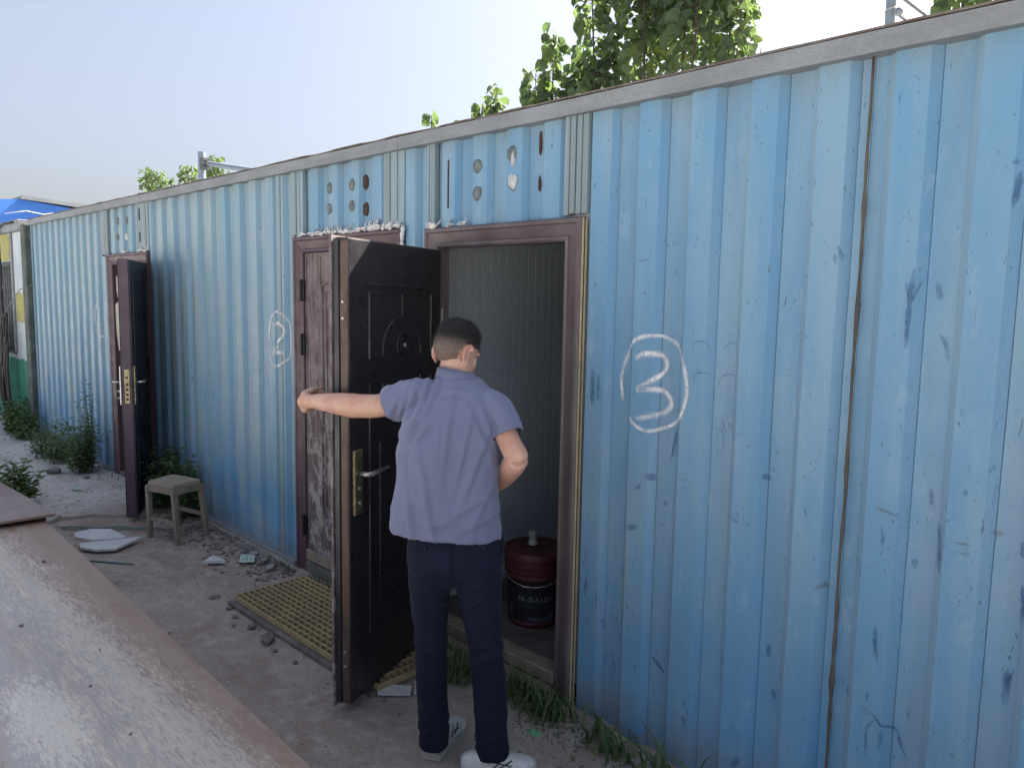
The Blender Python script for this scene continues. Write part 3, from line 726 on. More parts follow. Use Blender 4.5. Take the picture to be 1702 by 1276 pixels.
# door 3: held open; its inner face is seen
L3 = Leaf((-2.865, -.035), (-2.56, -.75)); m3 = L3.M(1)          # +t is the inner face side (towards +x)
bm = bmesh.new(); box(bm, 0, L3.L, -.068, 0, .045, 1.94, .002, m3)
door3 = fin('door', bm, M_LEAF3, cabin); door3['label'] = 'dark door held wide open by the man'
bm = bmesh.new(); box(bm, 0, L3.L+.016, -.080, -.0685, .03, 1.952, .002, m3); fin('outer_skin', bm, M_LEAF2, door3)
bm = bmesh.new(); box(bm, L3.L+.0005, L3.L+.004, -.036, -.002, .05, 1.93, .001, m3); fin('edge_strip', bm, M_EDGE3, door3)
bm = bmesh.new(); box(bm, L3.L+.0005, L3.L+.008, -.064, -.042, .046, 1.936, .001, m3); fin('edge_strip', bm, M_LEAF3, door3)
bm = bmesh.new(); box(bm, .0, L3.L-.001, -.060, -.006, 1.9405, 1.944, .001, m3); fin('top_edge', bm, M_EDGE3, door3)
bm = bmesh.new()
a = [(.645, 1.765), (.10, 1.765)]; bead(bm, a, .016, .008, m3)
pan = [(.632, 1.733), (.632, 1.466), (.530, 1.466)]+[(.528, 1.50)]+arcp((.365, 1.50), .13, 10, 170, 16, 1.22)+[(.202, 1.50), (.20, 1.466), (.10, 1.466), (.10, 1.733)]
bead(bm, pan, .012, .007, m3, 0, True)
bead(bm, [(.385-.02, 1.733), (.365, 1.64)], .008, .004, m3)
for sc, hh in ((.055, .006), (.030, .008)): bead(bm, arcp((.354, 1.505), sc, 0, 342, 16), .010, hh, m3, 0, True)
low = [(.632, .30), (.632, 1.36), (.530, 1.36)]+[(s, 2.84-z) for s, z in [(.528, 1.505)]+arcp((.365, 1.50), .13, 10, 170, 16, 1.22)+[(.20, 1.505)]]+[(.20, 1.36), (.10, 1.36), (.10, .30)]
bead(bm, low, .012, .007, m3, 0, True); bead(bm, [(.55, .40), (.55, 1.10), (.18, 1.10), (.18, .40)], .010, .006, m3, 0, True)
fin('panel_moulding', bm, M_LEAF3, door3)
bm = bmesh.new(); ellipsoid(bm, m3 @ V3(.354, .006, 1.507), (.012, .012, .012), None, 10, 6); fin('peephole', bm, M_METAL, door3, True)
bm = bmesh.new(); box(bm, .700, .762, .0, .014, .835, 1.105, .005, m3); hp = fin('handle_plate', bm, M_BRASS, door3)
bm = bmesh.new(); tube(bm, [m3 @ V3(.722, .012, 1.005), m3 @ V3(.722, .05, 1.005), m3 @ V3(.705, .058, 1.004), m3 @ V3(.575, .056, 1.008)], [.011, .010, .011, .008], 8); fin('lever_handle', bm, M_SILVER, door3, True)
for z in (.945, .885):
    bm = bmesh.new(); tube(bm, [m3 @ V3(.725, .012, z), m3 @ V3(.725, .020, z)], .009, 10); fin('lock_cylinder', bm, M_SILVER, door3)
for z0, z1, zz in ((1.60, 1.735, (1.695, 1.632)), (.165, .315, (.27, .21))):
    bm = bmesh.new(); box(bm, L3.L+.0045, L3.L+.006, -.036, -.006, z0, z1, 0, m3); pl = fin('bolt_plate', bm, M_EDGE3, door3)
    for z in zz:
        bm = bmesh.new(); tube(bm, [m3 @ V3(L3.L+.004, -.021, z), m3 @ V3(L3.L+.013, -.021, z)], [.007, .005], 8); fin('bolt', bm, M_SILVER, door3)
bm = bmesh.new(); box(bm, L3.L+.0045, L3.L+.0062, -.034, -.006, .74, 1.13, 0, m3); fin('lock_faceplate', bm, M_EDGE3, door3)
bm = bmesh.new(); box(bm, L3.L-.075, L3.L-.01, -.094, -.0805, 1.18, 1.42, .005, m3); fin('outer_handle_plate', bm, M_METAL, door3)
for z in (1.62, 1.05, .35):
    bm = bmesh.new(); tube(bm, [m3 @ V3(-.012, .004, z-.05), m3 @ V3(-.012, .004, z+.05)], .008, 8); fin('hinge', bm, M_METAL, door3)

# door 2: shut, weathered outer face
bm = bmesh.new(); box(bm, -4.161, -3.276, -.012, .03, .075, 1.966, .002)
door2 = fin('door', bm, M_LEAF2, cabin); door2['label'] = 'weathered shut door behind the open one'
m2 = Matrix(((1, 0, 0, 0), (0, -1, 0, -.012), (0, 0, 1, 0), (0, 0, 0, 1)))
bm = bmesh.new()
bead(bm, [(-4.145, .10), (-4.145, 1.945), (-3.280, 1.945), (-3.280, .10)], .012, .005, m2, 0, True)
bead(bm, [(-3.985, 1.94), (-3.980, 1.75), (-3.965, .95)], .010, .006, m2)
bead(bm, [(-3.965, 1.775), (-3.925, 1.785), (-3.885, 1.80), (-3.715, 1.84), (-3.545, 1.80), (-3.475, 1.775), (-3.475, 1.02), (-3.955, 1.02)], .014, .009, m2, 0, True)
bead(bm, [(-3.925, 1.74), (-3.715, 1.78), (-3.515, 1.74), (-3.515, 1.07), (-3.915, 1.07)], .012, .008, m2, 0, True)
bead(bm, [(-3.975, .95), (-3.975, .45), (-3.925, .35), (-3.495, .35), (-3.465, .95)], .014, .009, m2, 0, True)
bead(bm, [(-3.935, .90), (-3.935, .47), (-3.895, .40), (-3.525, .40), (-3.505, .90)], .012, .008, m2, 0, True)
fin('panel_moulding', bm, M_LEAF2, door2)
for z in (1.745, 1.42, .30):
    bm = bmesh.new(); tube(bm, [(-4.167, -.038, z-.065), (-4.167, -.038, z+.065)], .011, 8); box(bm, -4.175, -4.145, -.034, -.022, z-.06, z+.06, .002); fin('hinge', bm, M_BLACK, door2)
boxo('kick_board', -4.145, -3.29, -.035, -.0185, .085, .155, M_WOOD, door2, .004)

# door 1: swung far round, seen along its edge
L1 = Leaf((-6.70, -.05), (-5.945, -.45)); m1 = L1.M(-1)         # +t is the face turned away from the wall
bm = bmesh.new(); box(bm, 0, L1.L, -.034, .030, .04, 1.955, .002, m1); door1 = fin('door', bm, M_LEAF1, cabin); door1['label'] = 'purple door swung back so its lock edge faces us'
bm = bmesh.new(); box(bm, .004, L1.L-.004, -.044, -.0345, .045, 1.95, .002, m1); box(bm, .004, L1.L-.004, .0305, .038, .045, 1.95, .002, m1); fin('door_skin', bm, M_LEAF1D, door1)
bm = bmesh.new()
for t0, f in ((-.044, -1), (.038, 1)):
    mm = m1 @ Matrix(((1, 0, 0, 0), (0, f, 0, t0), (0, 0, 1, 0), (0, 0, 0, 1)))
    bead(bm, [(.12, 1.80), (.76, 1.80), (.76, 1.20), (.12, 1.20)], .014, .007, mm, 0, True); bead(bm, [(.12, .25), (.76, .25), (.76, 1.02), (.12, 1.02)], .014, .007, mm, 0, True)
    for k in range(9): bead(bm, [(.20, .62+k*.022), (.68, .62+k*.022)], .010, .004, mm)
fin('panel_moulding', bm, M_LEAF1D, door1)
bm = bmesh.new(); box(bm, L1.L+.0005, L1.L+.004, -.018, .016, .90, 1.15, .001, m1); fin('lock_faceplate', bm, M_BRASS, door1)
bm = bmesh.new()
bm.free()
for z in (.93, .965, 1.0, 1.04, 1.09):
    bm = bmesh.new(); box(bm, L1.L+.0042, L1.L+.008, -.008, .007, z-.008, z+.008, .001, m1); fin('lock_bolt', bm, M_RUST, door1)
bm = bmesh.new(); box(bm, L1.L-.07, L1.L-.006, .0385, .050, .885, 1.175, .004, m1); fin('handle_plate', bm, M_SILVER, door1)
bm = bmesh.new(); box(bm, L1.L-.07, L1.L-.006, -.056, -.0445, .885, 1.175, .004, m1); fin('handle_plate', bm, M_BRASS, door1)
for f, a in ((1, .05), (-1, .056)):
    bm = bmesh.new(); tube(bm, [m1 @ V3(L1.L-.038, f*a, 1.055), m1 @ V3(L1.L-.038, f*(a+.045), 1.055), m1 @ V3(L1.L-.06, f*(a+.05), 1.055), m1 @ V3(L1.L-.16, f*(a+.048), 1.055)], [.009, .009, .010, .008], 8); fin('lever_handle', bm, M_SILVER, door1, True)
for z in (.985, .935):
    bm = bmesh.new(); tube(bm, [m1 @ V3(L1.L-.038, .05, z), m1 @ V3(L1.L-.038, .072, z)], .008, 8); fin('lock_cylinder', bm, M_SILVER, door1)
for z in (1.70, 1.05, .35):
    bm = bmesh.new(); tube(bm, [m1 @ V3(-.012, -.046, z-.06), m1 @ V3(-.012, -.046, z+.06)], .010, 8); fin('hinge', bm, M_METAL, door1)
# ------------------------------------------------------------------ the man
MB_ = V3(-2.02, -.64, 0); RV = V3(.661, .750, 0); FV = V3(-.750, .661, 0)
def B(u, w, z): return MB_ + RV*u + FV*w + V3(0, 0, z)
def ringloft(bm, rings, seg=28, ex=2.4):
    R = []
    for (u, w, z, a, b, *rest) in rings:
        tl = rest[0] if rest else 0.0; row = []
        for k in range(seg):
            t = 2*math.pi*k/seg; c, s = math.cos(t), math.sin(t)
            x = a*math.copysign(abs(c)**(2/ex), c); y = b*math.copysign(abs(s)**(2/ex), s)
            row.append(bm.verts.new(B(u+x, w+y, z+tl*x)))
        R.append(row)
    for A, C in zip(R, R[1:]):
        for k in range(seg): bm.faces.new((A[k], A[(k+1) % seg], C[(k+1) % seg], C[k]))
    bm.faces.new(R[0][::-1]); bm.faces.new(R[-1])
def limb(bm, pts, rad, seg=14, ends=True):
    """tapered limb in body coordinates, Catmull-Rom through the joints, rounded ends"""
    P = [Vector(p) for p in pts]; Q = []; RR = []
    for i in range(len(P)-1):
        p0, p1, p2, p3 = P[max(i-1, 0)], P[i], P[i+1], P[min(i+2, len(P)-1)]
        for k in range(6):
            t = k/6; Q.append(.5*((2*p1)+(p2-p0)*t+(2*p0-5*p1+4*p2-p3)*t*t+(3*p1-p0-3*p2+p3)*t**3)); RR.append(rad[i]+(rad[i+1]-rad[i])*t)
    Q.append(P[-1]); RR.append(rad[-1])
    tube(bm, [B(*q) for q in Q], RR, seg)
    for q, r in (((Q[0], RR[0]), (Q[-1], RR[-1])) if ends else ()): ellipsoid(bm, B(*q), (r*.98,)*3, None, 12, 8)
def remesh(bm, name, voxel, mat, parent=None, it=6, fac=.5):
    bmesh.ops.recalc_face_normals(bm, faces=bm.faces)
    me = bpy.data.meshes.new('tmp'); bm.to_mesh(me); bm.free(); o = bpy.data.objects.new('tmp', me); COL.objects.link(o)
    m = o.modifiers.new('r', 'REMESH'); m.mode = 'VOXEL'; m.voxel_size = voxel
    s = o.modifiers.new('s', 'SMOOTH'); s.iterations = it; s.factor = fac
    dg = bpy.context.evaluated_depsgraph_get(); dg.update()
    out = bpy.data.meshes.new_from_object(o.evaluated_get(dg)); bpy.data.objects.remove(o); bpy.data.meshes.remove(me)
    out.name = name; out.materials.clear()
    return link(name, out, mat, parent, True)
def bodyco(p): q = p-MB_; return V3(q.dot(RV), q.dot(FV), p.z)

# head frame: turned right and tipped forward
HY, HP = math.radians(42), math.radians(-17)
HC = V3(-.020, .150, 1.520)
hf = V3(math.sin(HY), math.cos(HY), 0); hs = V3(math.cos(HY), -math.sin(HY), 0)   # forward, right (body coords u,w,z)
hF = (hf*math.cos(HP)+V3(0, 0, 1)*math.sin(HP)); hU = hs.cross(hF)
if hU.z < 0: hU = -hU
def H(f, s, h): q = HC+hF*f+hs*s+hU*h; return B(q.x, q.y, q.z)
def HM():
    A = RV*hF.x+FV*hF.y+V3(0, 0, hF.z); S = RV*hs.x+FV*hs.y; U = RV*hU.x+FV*hU.y+V3(0, 0, hU.z)
    return Matrix(((A.x, S.x, U.x), (A.y, S.y, U.y), (A.z, S.z, U.z)))
hm = HM()
def build_body():
    bm = bmesh.new()
    ellipsoid(bm, H(-.004, 0, .022), (.092, .072, .082), hm, 24, 16)              # skull
    ellipsoid(bm, H(.030, 0, -.040), (.066, .058, .075), hm, 20, 14)              # face
    ellipsoid(bm, H(.050, 0, -.088), (.036, .036, .030), hm, 14, 10)              # chin
    ellipsoid(bm, H(.052, .030, -.030), (.032, .026, .032), hm, 12, 8); ellipsoid(bm, H(.052, -.030, -.030), (.032, .026, .032), hm, 12, 8)   # cheeks
    ellipsoid(bm, H(.076, 0, .012), (.018, .052, .014), hm, 14, 8)                # brow
    ellipsoid(bm, H(.098, 0, -.030), (.016, .012, .026), hm, 12, 8); ellipsoid(bm, H(.100, 0, -.048), (.016, .017, .011), hm, 12, 8)          # nose
    ellipsoid(bm, H(.086, 0, -.072), (.014, .024, .006), hm, 12, 8); ellipsoid(bm, H(.084, 0, -.082), (.014, .021, .007), hm, 12, 8)          # lips
    for s in (-1, 1):                                                             # ears
        rim = [H(-.024-.018*math.cos(t), s*(.077+.010*math.sin(t*.5+.3)), -.010+.033*math.sin(t)) for t in [k*.42-1.9 for k in range(12)]]
        tube(bm, rim, .0058, 6); ellipsoid(bm, H(-.022, s*.074, -.012), (.018, .006, .028), hm, 10, 8); ellipsoid(bm, H(-.016, s*.076, -.043), (.009, .006, .011), hm, 8, 6)
    limb(bm, [(-.020, .085, 1.36), (-.022, .112, 1.42), (-.022, .130, 1.475)], [.066, .060, .058], 20)   # neck
    ringloft(bm, [(-.02, -.01, .80, .13, .09), (-.03, -.01, .95, .125, .085), (-.03, .01, 1.15, .125, .085), (-.02, .04, 1.30, .140, .085), (-.02, .07, 1.37, .085, .06)])
    limb(bm, [(-.12, .055, 1.362), (-.23, .085, 1.345), (-.300, .105, 1.322), (-.375, .122, 1.318), (-.400, .145, 1.316), (-.46, .215, 1.312), (-.562, .310, 1.308)],
         [.046, .046, .0435, .0445, .0465, .043, .0300])
    limb(bm, [(.115, .010, 1.345), (.150, -.030, 1.265), (.178, -.070, 1.205), (.196, -.086, 1.172), (.185, -.045, 1.135), (.158, .070, 1.065), (.131, .158, 1.012)],
         [.040, .042, .041, .0415, .0430, .0395, .029])
    for sx, pts in ((-1, [(-.10, -.01, .80), (-.100, -.012, .46), (-.088, .030, .09)]), (1, [(.070, -.03, .80), (.104, -.062, .46), (.128, -.050, .09)])):
        limb(bm, pts, [.075, .050, .036])
    hand(bm, (-.562, .310, 1.308), (-.618, .355, 1.300), (-.602, .428, 1.296), (-.30, .12, 0), False)
    hand(bm, (.131, .158, 1.012), (.110, .190, .996), (.075, .240, .975), (-.2, .05, -.5), True)
    o = remesh(bm, 'person', .0048, M_SKIN, None, 4, .5)
    return o
def hand(bm, wrist, base, knuck, curl, relaxed):
    wrist, base, knuck = Vector(wrist), Vector(base), Vector(knuck)
    limb(bm, [wrist, wrist.lerp(base, .5), base], [.029, .028, .030], 12)
    ax = (knuck-base).normalized(); side = V3(0, 0, 1); side = (side-ax*side.dot(ax)).normalized(); nrm = ax.cross(side).normalized()
    cv = Vector(curl); cv = (cv-ax*cv.dot(ax)); 
    if cv.length < .01: cv = nrm.copy()
    cv.normalize()
    if not relaxed: cv = V3(.92, .38, 0)
    for k in range(5):                                                            # palm: overlapping metacarpals
        s = (k-2)*.0165
        limb(bm, [base+side*s*.85, base.lerp(knuck, .55)+side*s*1.05, knuck+side*s*1.1], [.0165, .0165, .0135], 10)
    ln = [.062, .072, .077, .070]; 
    for k in range(4):                                                            # fingers, knuckle bends
        s = (1.5-k)*.0205; p0 = knuck+side*s; L = ln[k] if True else .07
        d1 = (ax*.95+cv*.30).normalized(); d2 = (ax*.25+cv*1.0).normalized(); d3 = (-ax*.65+cv*.7).normalized()
        if relaxed: d1 = (ax+cv*.35).normalized(); d2 = (ax+cv*.9).normalized(); d3 = (ax*.6+cv).normalized()
        p1 = p0+d1*L*.45; p2 = p1+d2*L*.32; p3 = p2+d3*L*.26
        limb(bm, [p0-ax*.01, p0, p1, p2, p3], [.0098, .0098, .0088, .0082, .0070], 9)
    t0 = base+side*.020+ax*.012; t1 = t0+side*.022+ax*.020+cv*.010; t2 = t1+ax*.026+cv*.012+side*.004; t3 = t2+ax*.018+cv*.014
    limb(bm, [t0, t1, t2, t3], [.0135, .0115, .0098, .0080], 9)
body = build_body()
tag(body, 'man in grey violet polo shirt and navy trousers pulling the dark door open', 'person')

def displace(o, fn):
    me = o.data; n = len(me.vertices); me.update()
    nr = [v.normal.copy() for v in me.vertices]
    for v, nn in zip(me.vertices, nr):
        v.co = v.co + nn*fn(bodyco(v.co), nn)
    me.update()
def fold(u, z, x0, z0, ang, wid, ln):
    """a single crease: narrow across, long along"""
    c, s = math.cos(ang), math.sin(ang); a = (u-x0)*c+(z-z0)*s; b = -(u-x0)*s+(z-z0)*c
    return math.exp(-(b/wid)**2)*math.exp(-(a/ln)**2)
def shirt():
    bm = bmesh.new()
    ringloft(bm, [(-.051, -.006, .884, .199, .136, -.085), (-.050, -.006, .98, .192, .131, -.05), (-.047, .000, 1.08, .181, .124, -.02), (-.040, .012, 1.19, .179, .124), (-.028, .030, 1.29, .173, .120),
                  (-.018, .052, 1.355, .155, .104), (-.014, .070, 1.395, .122, .088), (-.014, .088, 1.43, .080, .072)], 40, 2.5)
    limb(bm, [(-.085, .050, 1.352), (-.165, .064, 1.356), (-.225, .080, 1.342), (-.262, .092, 1.328)], [.068, .071, .0670, .0665], 22, False)
    limb(bm, [(.085, .030, 1.345), (.128, .004, 1.325), (.153, -.022, 1.285), (.170, -.045, 1.243)], [.060, .060, .0570, .0560], 22, False)
    o = remesh(bm, 'shirt', .0062, M_SHIRT, body, 5, .5)
    # open the sleeve ends and hem
    me = o.data; bm = bmesh.new(); bm.from_mesh(me)
    kill = []
    dl = V3(-.037, .012, -.014).normalized(); dr = V3(.017, -.023, -.042).normalized()
    for f in bm.faces:
        c = bodyco(f.calc_center_median()); n = V3(f.normal.dot(RV), f.normal.dot(FV), f.normal.z)
        if (c-V3(-.262, .092, 1.328)).dot(dl) > -.008 and n.dot(dl) > .80 and c.x < -.2: kill.append(f)
        elif (c-V3(.170, -.045, 1.243)).dot(dr) > -.008 and n.dot(dr) > .80 and (c-V3(.170, -.045, 1.243)).length < .085: kill.append(f)
        elif c.z < 1.0 and n.z < -.8: kill.append(f)
    bmesh.ops.delete(bm, geom=kill, context='FACES'); bm.to_mesh(me); bm.free()
    FL = [(-.10, 1.385, 1.15, .010, .07, .0055), (-.135, 1.37, 1.25, .009, .08, .005), (-.175, 1.355, 1.35, .010, .07, .006), (-.205, 1.35, 1.25, .009, .06, .0045), (-.235, 1.34, 1.1, .010, .05, .004),
          (-.17, 1.275, .75, .012, .07, .006), (-.14, 1.25, .95, .011, .09, .005), (-.19, 1.22, 1.2, .012, .10, .005), (-.05, 1.23, 1.45, .012, .13, .0035), (.01, 1.20, 1.35, .011, .12, .004), (.05, 1.14, 1.2, .013, .14, .0045),
          (.09, 1.28, 1.9, .012, .06, .005), (.075, 1.23, 2.0, .012, .10, .004), (.10, 1.05, 1.1, .012, .12, .004), (.02, 1.00, .5, .014, .10, .004), (.07, .95, .35, .013, .09, .004), (-.12, 1.05, 1.75, .014, .16, .0045),
          (-.18, 1.02, 1.7, .012, .14, .0045), (-.05, .95, .1, .014, .12, .003), (-.015, 1.392, .0, .008, .05, .003)]
    def fn(q, nn):
        d = .0045*noise.noise((q.x*13, q.y*13, q.z*3.2)) + .0030*noise.noise((q.x*30, q.y*30, q.z*10+5))
        for (x0, z0, a, w, l, am) in FL: d += 1.7*am*(fold(q.x, q.z, x0, z0, a, w, l)-.8*fold(q.x, q.z, x0+w*1.5*math.sin(a), z0-w*1.5*math.cos(a), a, w, l))
        rg = 1-abs(noise.noise((q.x*10+q.z*1.5, q.y*10, q.z*2.6+3)))*3.2; d += .0050*max(0, rg)**2*smooth(1.40, 1.2, q.z)
        rg = 1-abs(noise.noise((q.x*16+q.z*9, q.y*16, q.z*7+8)))*3.0; d += .0035*max(0, rg)**2*smooth(-.08, -.16, q.x)
        if q.z < .905: d += .0020
        return d
    displace(o, fn)
    m = o.modifiers.new('thickness', 'SOLIDIFY'); m.thickness = .0022; m.offset = -1
    # collar
    bm = bmesh.new(); seg = 36; rows = []
    for (u, w, z, a, b, tu, tw) in [(-.014, .084, 1.412, .084, .074, -.06, -.10), (-.016, .094, 1.428, .072, .067, -.10, -.10), (-.020, .106, 1.452, .064, .062, -.16, -.10), (-.021, .108, 1.457, .066, .064, -.16, -.1), (-.019, .102, 1.440, .073, .070, -.12, -.1), (-.017, .094, 1.424, .081, .077, -.08, -.1)]:
        rows.append([bm.verts.new(B(u+a*math.cos(t), w+b*math.sin(t), z+tu*a*math.cos(t)+tw*b*math.sin(t)+.002*noise.noise((math.cos(t)*3, math.sin(t)*3, z*20)))) for t in [2*math.pi*k/seg for k in range(seg)]])
    for A, C in zip(rows, rows[1:]):
        for k in range(seg): bm.faces.new((A[k], A[(k+1) % seg], C[(k+1) % seg], C[k]))
    c = fin('collar', bm, M_SHIRT, o, True); m = c.modifiers.new('thickness', 'SOLIDIFY'); m.thickness = .0025
    return o
shirt()
def trousers():
    bm = bmesh.new()
    ringloft(bm, [(-.022, -.012, .925, .145, .100), (-.020, -.014, .895, .156, .110), (-.018, -.020, .84, .171, .126), (-.016, -.022, .78, .172, .126), (-.012, -.022, .735, .150, .102), (-.010, -.022, .70, .10, .07)], 36, 2.5)
    def leg(rows): ringloft(bm, rows, 26, 2.2)
    leg([(-.092, -.016, .86, .070, .100), (-.099, -.016, .80, .085, .122), (-.104, -.014, .70, .078, .100), (-.105, -.010, .60, .067, .080), (-.101, -.010, .50, .061, .070), (-.099, -.008, .42, .060, .068), (-.098, -.002, .32, .059, .066), (-.092, .008, .22, .056, .064), (-.087, .014, .13, .055, .066), (-.086, .016, .060, .057, .070)])
    leg([(.058, -.020, .86, .072, .100), (.064, -.022, .80, .088, .123), (.070, -.030, .70, .083, .102), (.080, -.042, .60, .074, .082), (.094, -.052, .50, .064, .072), (.104, -.056, .42, .061, .068), (.114, -.052, .32, .061, .067), (.120, -.048, .22, .061, .066), (.126, -.044, .13, .062, .070), (.128, -.042, .052, .064, .074)])
    o = remesh(bm, 'trousers', .0062, M_TROUS, body, 14, .5)
    def fn(q, nn):
        k = math.exp(-((q.z-.47)/.10)**2)+.9*math.exp(-((q.z-.16)/.09)**2)+.6*math.exp(-((q.z-.74)/.06)**2)
        d = .0075*k*noise.noise((q.x*9+2, q.y*9, q.z*26+q.x*16)) + .0035*noise.noise((q.x*15, q.y*15, q.z*4)) + .002*noise.noise((q.x*36, q.y*36, q.z*18))
        d -= .010*fold(q.x, q.z, -.018, .80, 1.57, .010, .09)*(1 if q.y < 0 else 0)
        for x0, z0, a in ((.03, .70, .5), (.05, .655, .55), (-.06, .70, 2.5), (-.07, .655, 2.6), (.10, .45, .35), (.09, .50, .4), (-.10, .46, 2.8), (-.09, .50, 2.7), (.10, .14, .4), (-.09, .15, .3)):
            d += .005*(fold(q.x, q.z, x0, z0, a, .010, .06)-.8*fold(q.x, q.z, x0, z0-.018, a, .010, .06))
        return d
    displace(o, fn)
    bm = bmesh.new()
    for s in (-1, 1): ellipsoid(bm, B(-.018+s*.10, -.125, .862), (.006, .006, .006), None, 8, 6)
    fin('button', bm, M_BLACK, o, True)
    bm = bmesh.new(); ellipsoid(bm, B(.152, -.03, .835), (.010, .045, .042), Matrix(((RV.x, FV.x, 0), (RV.y, FV.y, 0), (0, 0, 1))), 12, 8); fin('pocket', bm, M_TROUS, o, True)
trousers()
def shoe(heel, toe):
    h = Vector((heel[0], heel[1], 0)); d = Vector((toe[0]-heel[0], toe[1]-heel[1], 0)); L = d.length; d.normalize(); n = V3(-d.y, d.x, 0)
    gzv = gz(h.x, h.y)+.002
    prof = [(0, .022), (.03, .034), (.12, .037), (.30, .037), (.48, .041), (.66, .049), (.80, .048), (.91, .038), (.97, .024), (1.0, .010)]
    def sole(z0, z1, g):
        bm = bmesh.new(); P = [(a, w+g) for a, w in prof]
        poly = [h+d*(a*L)+n*w for a, w in P]+[h+d*(a*L)-n*w for a, w in P[::-1]]
        prism(bm, [(p.x, p.y) for p in poly], z0+gzv, z1+gzv); return bm
    bm = bmesh.new(); rows = []
    top = [(.0, .062, .020), (.06, .072, .030), (.15, .080, .036), (.28, .084, .036), (.42, .080, .034), (.56, .066, .038), (.70, .052, .042), (.84, .042, .038), (.94, .034, .026), (.99, .024, .010)]
    for a, hh, w in top:
        c = h+d*(a*L); row = []
        for k in range(13):
            t = math.pi*k/12; row.append(bm.verts.new(c+n*(max(w, .006)*1.06*math.copysign(abs(math.cos(t))**.7, math.cos(t)))+V3(0, 0, gzv+.022+(hh-.022)*math.sin(t)**.8)))
        rows.append(row)
    for A, C in zip(rows, rows[1:]):
        for k in range(12): bm.faces.new((A[k], A[k+1], C[k+1], C[k]))
    bm.faces.new(rows[0]); bm.faces.new(rows[-1][::-1])
    o = fin('shoe', bm, M_SHOE, body, True)
    s = fin('sole', sole(.0, .024, .004), M_SOLE, o); 
    bm = bmesh.new()                                                              # dark crossing side stripes and laces
    for sg in (1, -1):
        for a0, a1, z0, z1 in ((.42, .56, .030, .062), (.50, .66, .030, .054), (.40, .66, .050, .036)):
            pts = []
            for k in range(7):
                a = a0+(a1-a0)*k/6; w = np.interp(a, [p[0] for p in top], [p[2] for p in top]); z = z0+(z1-z0)*k/6; tt = min(1, (z-.022)/.045)
                pts.append(h+d*(a*L)+n*sg*(w*1.06*(1-tt*tt)**.35+.001)+V3(0, 0, gzv+z))
            tube(bm, pts, .0028, 5)
    fin('side_stripe', bm, M_BLACK, o)
    bm = bmesh.new()
    for k in range(4):
        a = .46+.06*k; hh = np.interp(a, [p[0] for p in top], [p[1] for p in top])
        tube(bm, [h+d*(a*L)+n*.020+V3(0, 0, gzv+hh-.010), h+d*((a+.02)*L)+V3(0, 0, gzv+hh+.001), h+d*((a+.03)*L)-n*.020+V3(0, 0, gzv+hh-.012)], .003, 6)
    fin('lace', bm, M_SHOE, o)
shoe((-2.092, -.712), (-2.215, -.462)); shoe((-1.960, -.675), (-1.792, -.455))
def hair():
    bm = bmesh.new(); cl = bm.loops.layers.color.new('fade'); rows = []; nu, nv = 44, 26
    def hp(th, ph, ex):
        x = math.sin(th)*math.cos(ph); y = math.sin(th)*math.sin(ph); z = math.cos(th)
        tp = smooth(.25, .8, z); e = .0035+.0125*tp+ex
        return V3((.092+e)*x-.004, (.072+e*.9)*y, (.082+e)*z+.022), z
    grid = {}
    for j in range(nv+1):
        th = math.pi*.80*j/nv
        for i in range(nu):
            ph = 2*math.pi*i/nu; q, z = hp(th, ph, .0016*noise.noise((math.sin(th)*math.cos(ph)*14, math.sin(th)*math.sin(ph)*14, z*14 if j else 0)))
            grid[j, i] = (bm.verts.new(H(q.x, q.y, q.z)), q, z)
    def keep(q):
        if q.x > .052 and q.z < .062: return False
        if q.x > .020 and q.z < .030-.4*(q.x-.02) and abs(q.y) > .03 and q.x > .035: return False
        if abs(q.y) > .056 and q.x > -.042 and q.z < .020: return False
        return q.z > -.056+.35*max(0, q.x+.03)+.012*noise.noise((q.y*60, q.x*60, 1))
    for j in range(nv):
        for i in range(nu):
            cs = [grid[j, i], grid[j+1, i], grid[j+1, (i+1) % nu], grid[j, (i+1) % nu]]
            if not all(keep(c[1]) for c in cs): continue
            f = bm.faces.new([c[0] for c in cs])
            for lp, c in zip(f.loops, cs):
                v = smooth(-.020, .060, c[1].z+.25*max(0, c[1].x)); lp[cl] = (v, v, v, 1)
    r = random.Random(3)
    for k in range(9000):                                                         # short cropped strands
        th = math.acos(1-r.random()*1.55); ph = r.uniform(0, 2*math.pi); q, z = hp(th, ph, 0)
        if not keep(q): continue
        v = smooth(-.020, .060, q.z+.25*max(0, q.x)); ln = .004+.012*v*r.uniform(.6, 1.2)
        nrm = V3(q.x/.0085, q.y/.0052, (q.z-.022)/.0067).normalized(); dirn = (nrm*.6+V3(.5, 0, -.1+.4*v)+V3(r.uniform(-.4, .4), r.uniform(-.4, .4), r.uniform(-.4, .4))).normalized()
        sd = nrm.cross(dirn); sd = sd.normalized()*.0006 if sd.length > 1e-3 else V3(.0006, 0, 0)
        p = q-nrm*.001; a = [p-sd, p+sd, p+dirn*ln]
        f = bm.faces.new([bm.verts.new(H(*c)) for c in a])
        for lp in f.loops: lp[cl] = (min(1, v+.25),)*3+(1,)
    bmesh.ops.delete(bm, geom=[v for v in bm.verts if not v.link_faces], context='VERTS')
    me = bpy.data.meshes.new('hair'); bm.to_mesh(me); bm.free(); link('hair', me, M_HAIR, body, True)
hair()
for s in (-1, 1):
    bm = bmesh.new(); ellipsoid(bm, H(.070, s*.031, -.008), (.011, .012, .009), hm, 10, 8); fin('eye', bm, M_TILE, body, True)

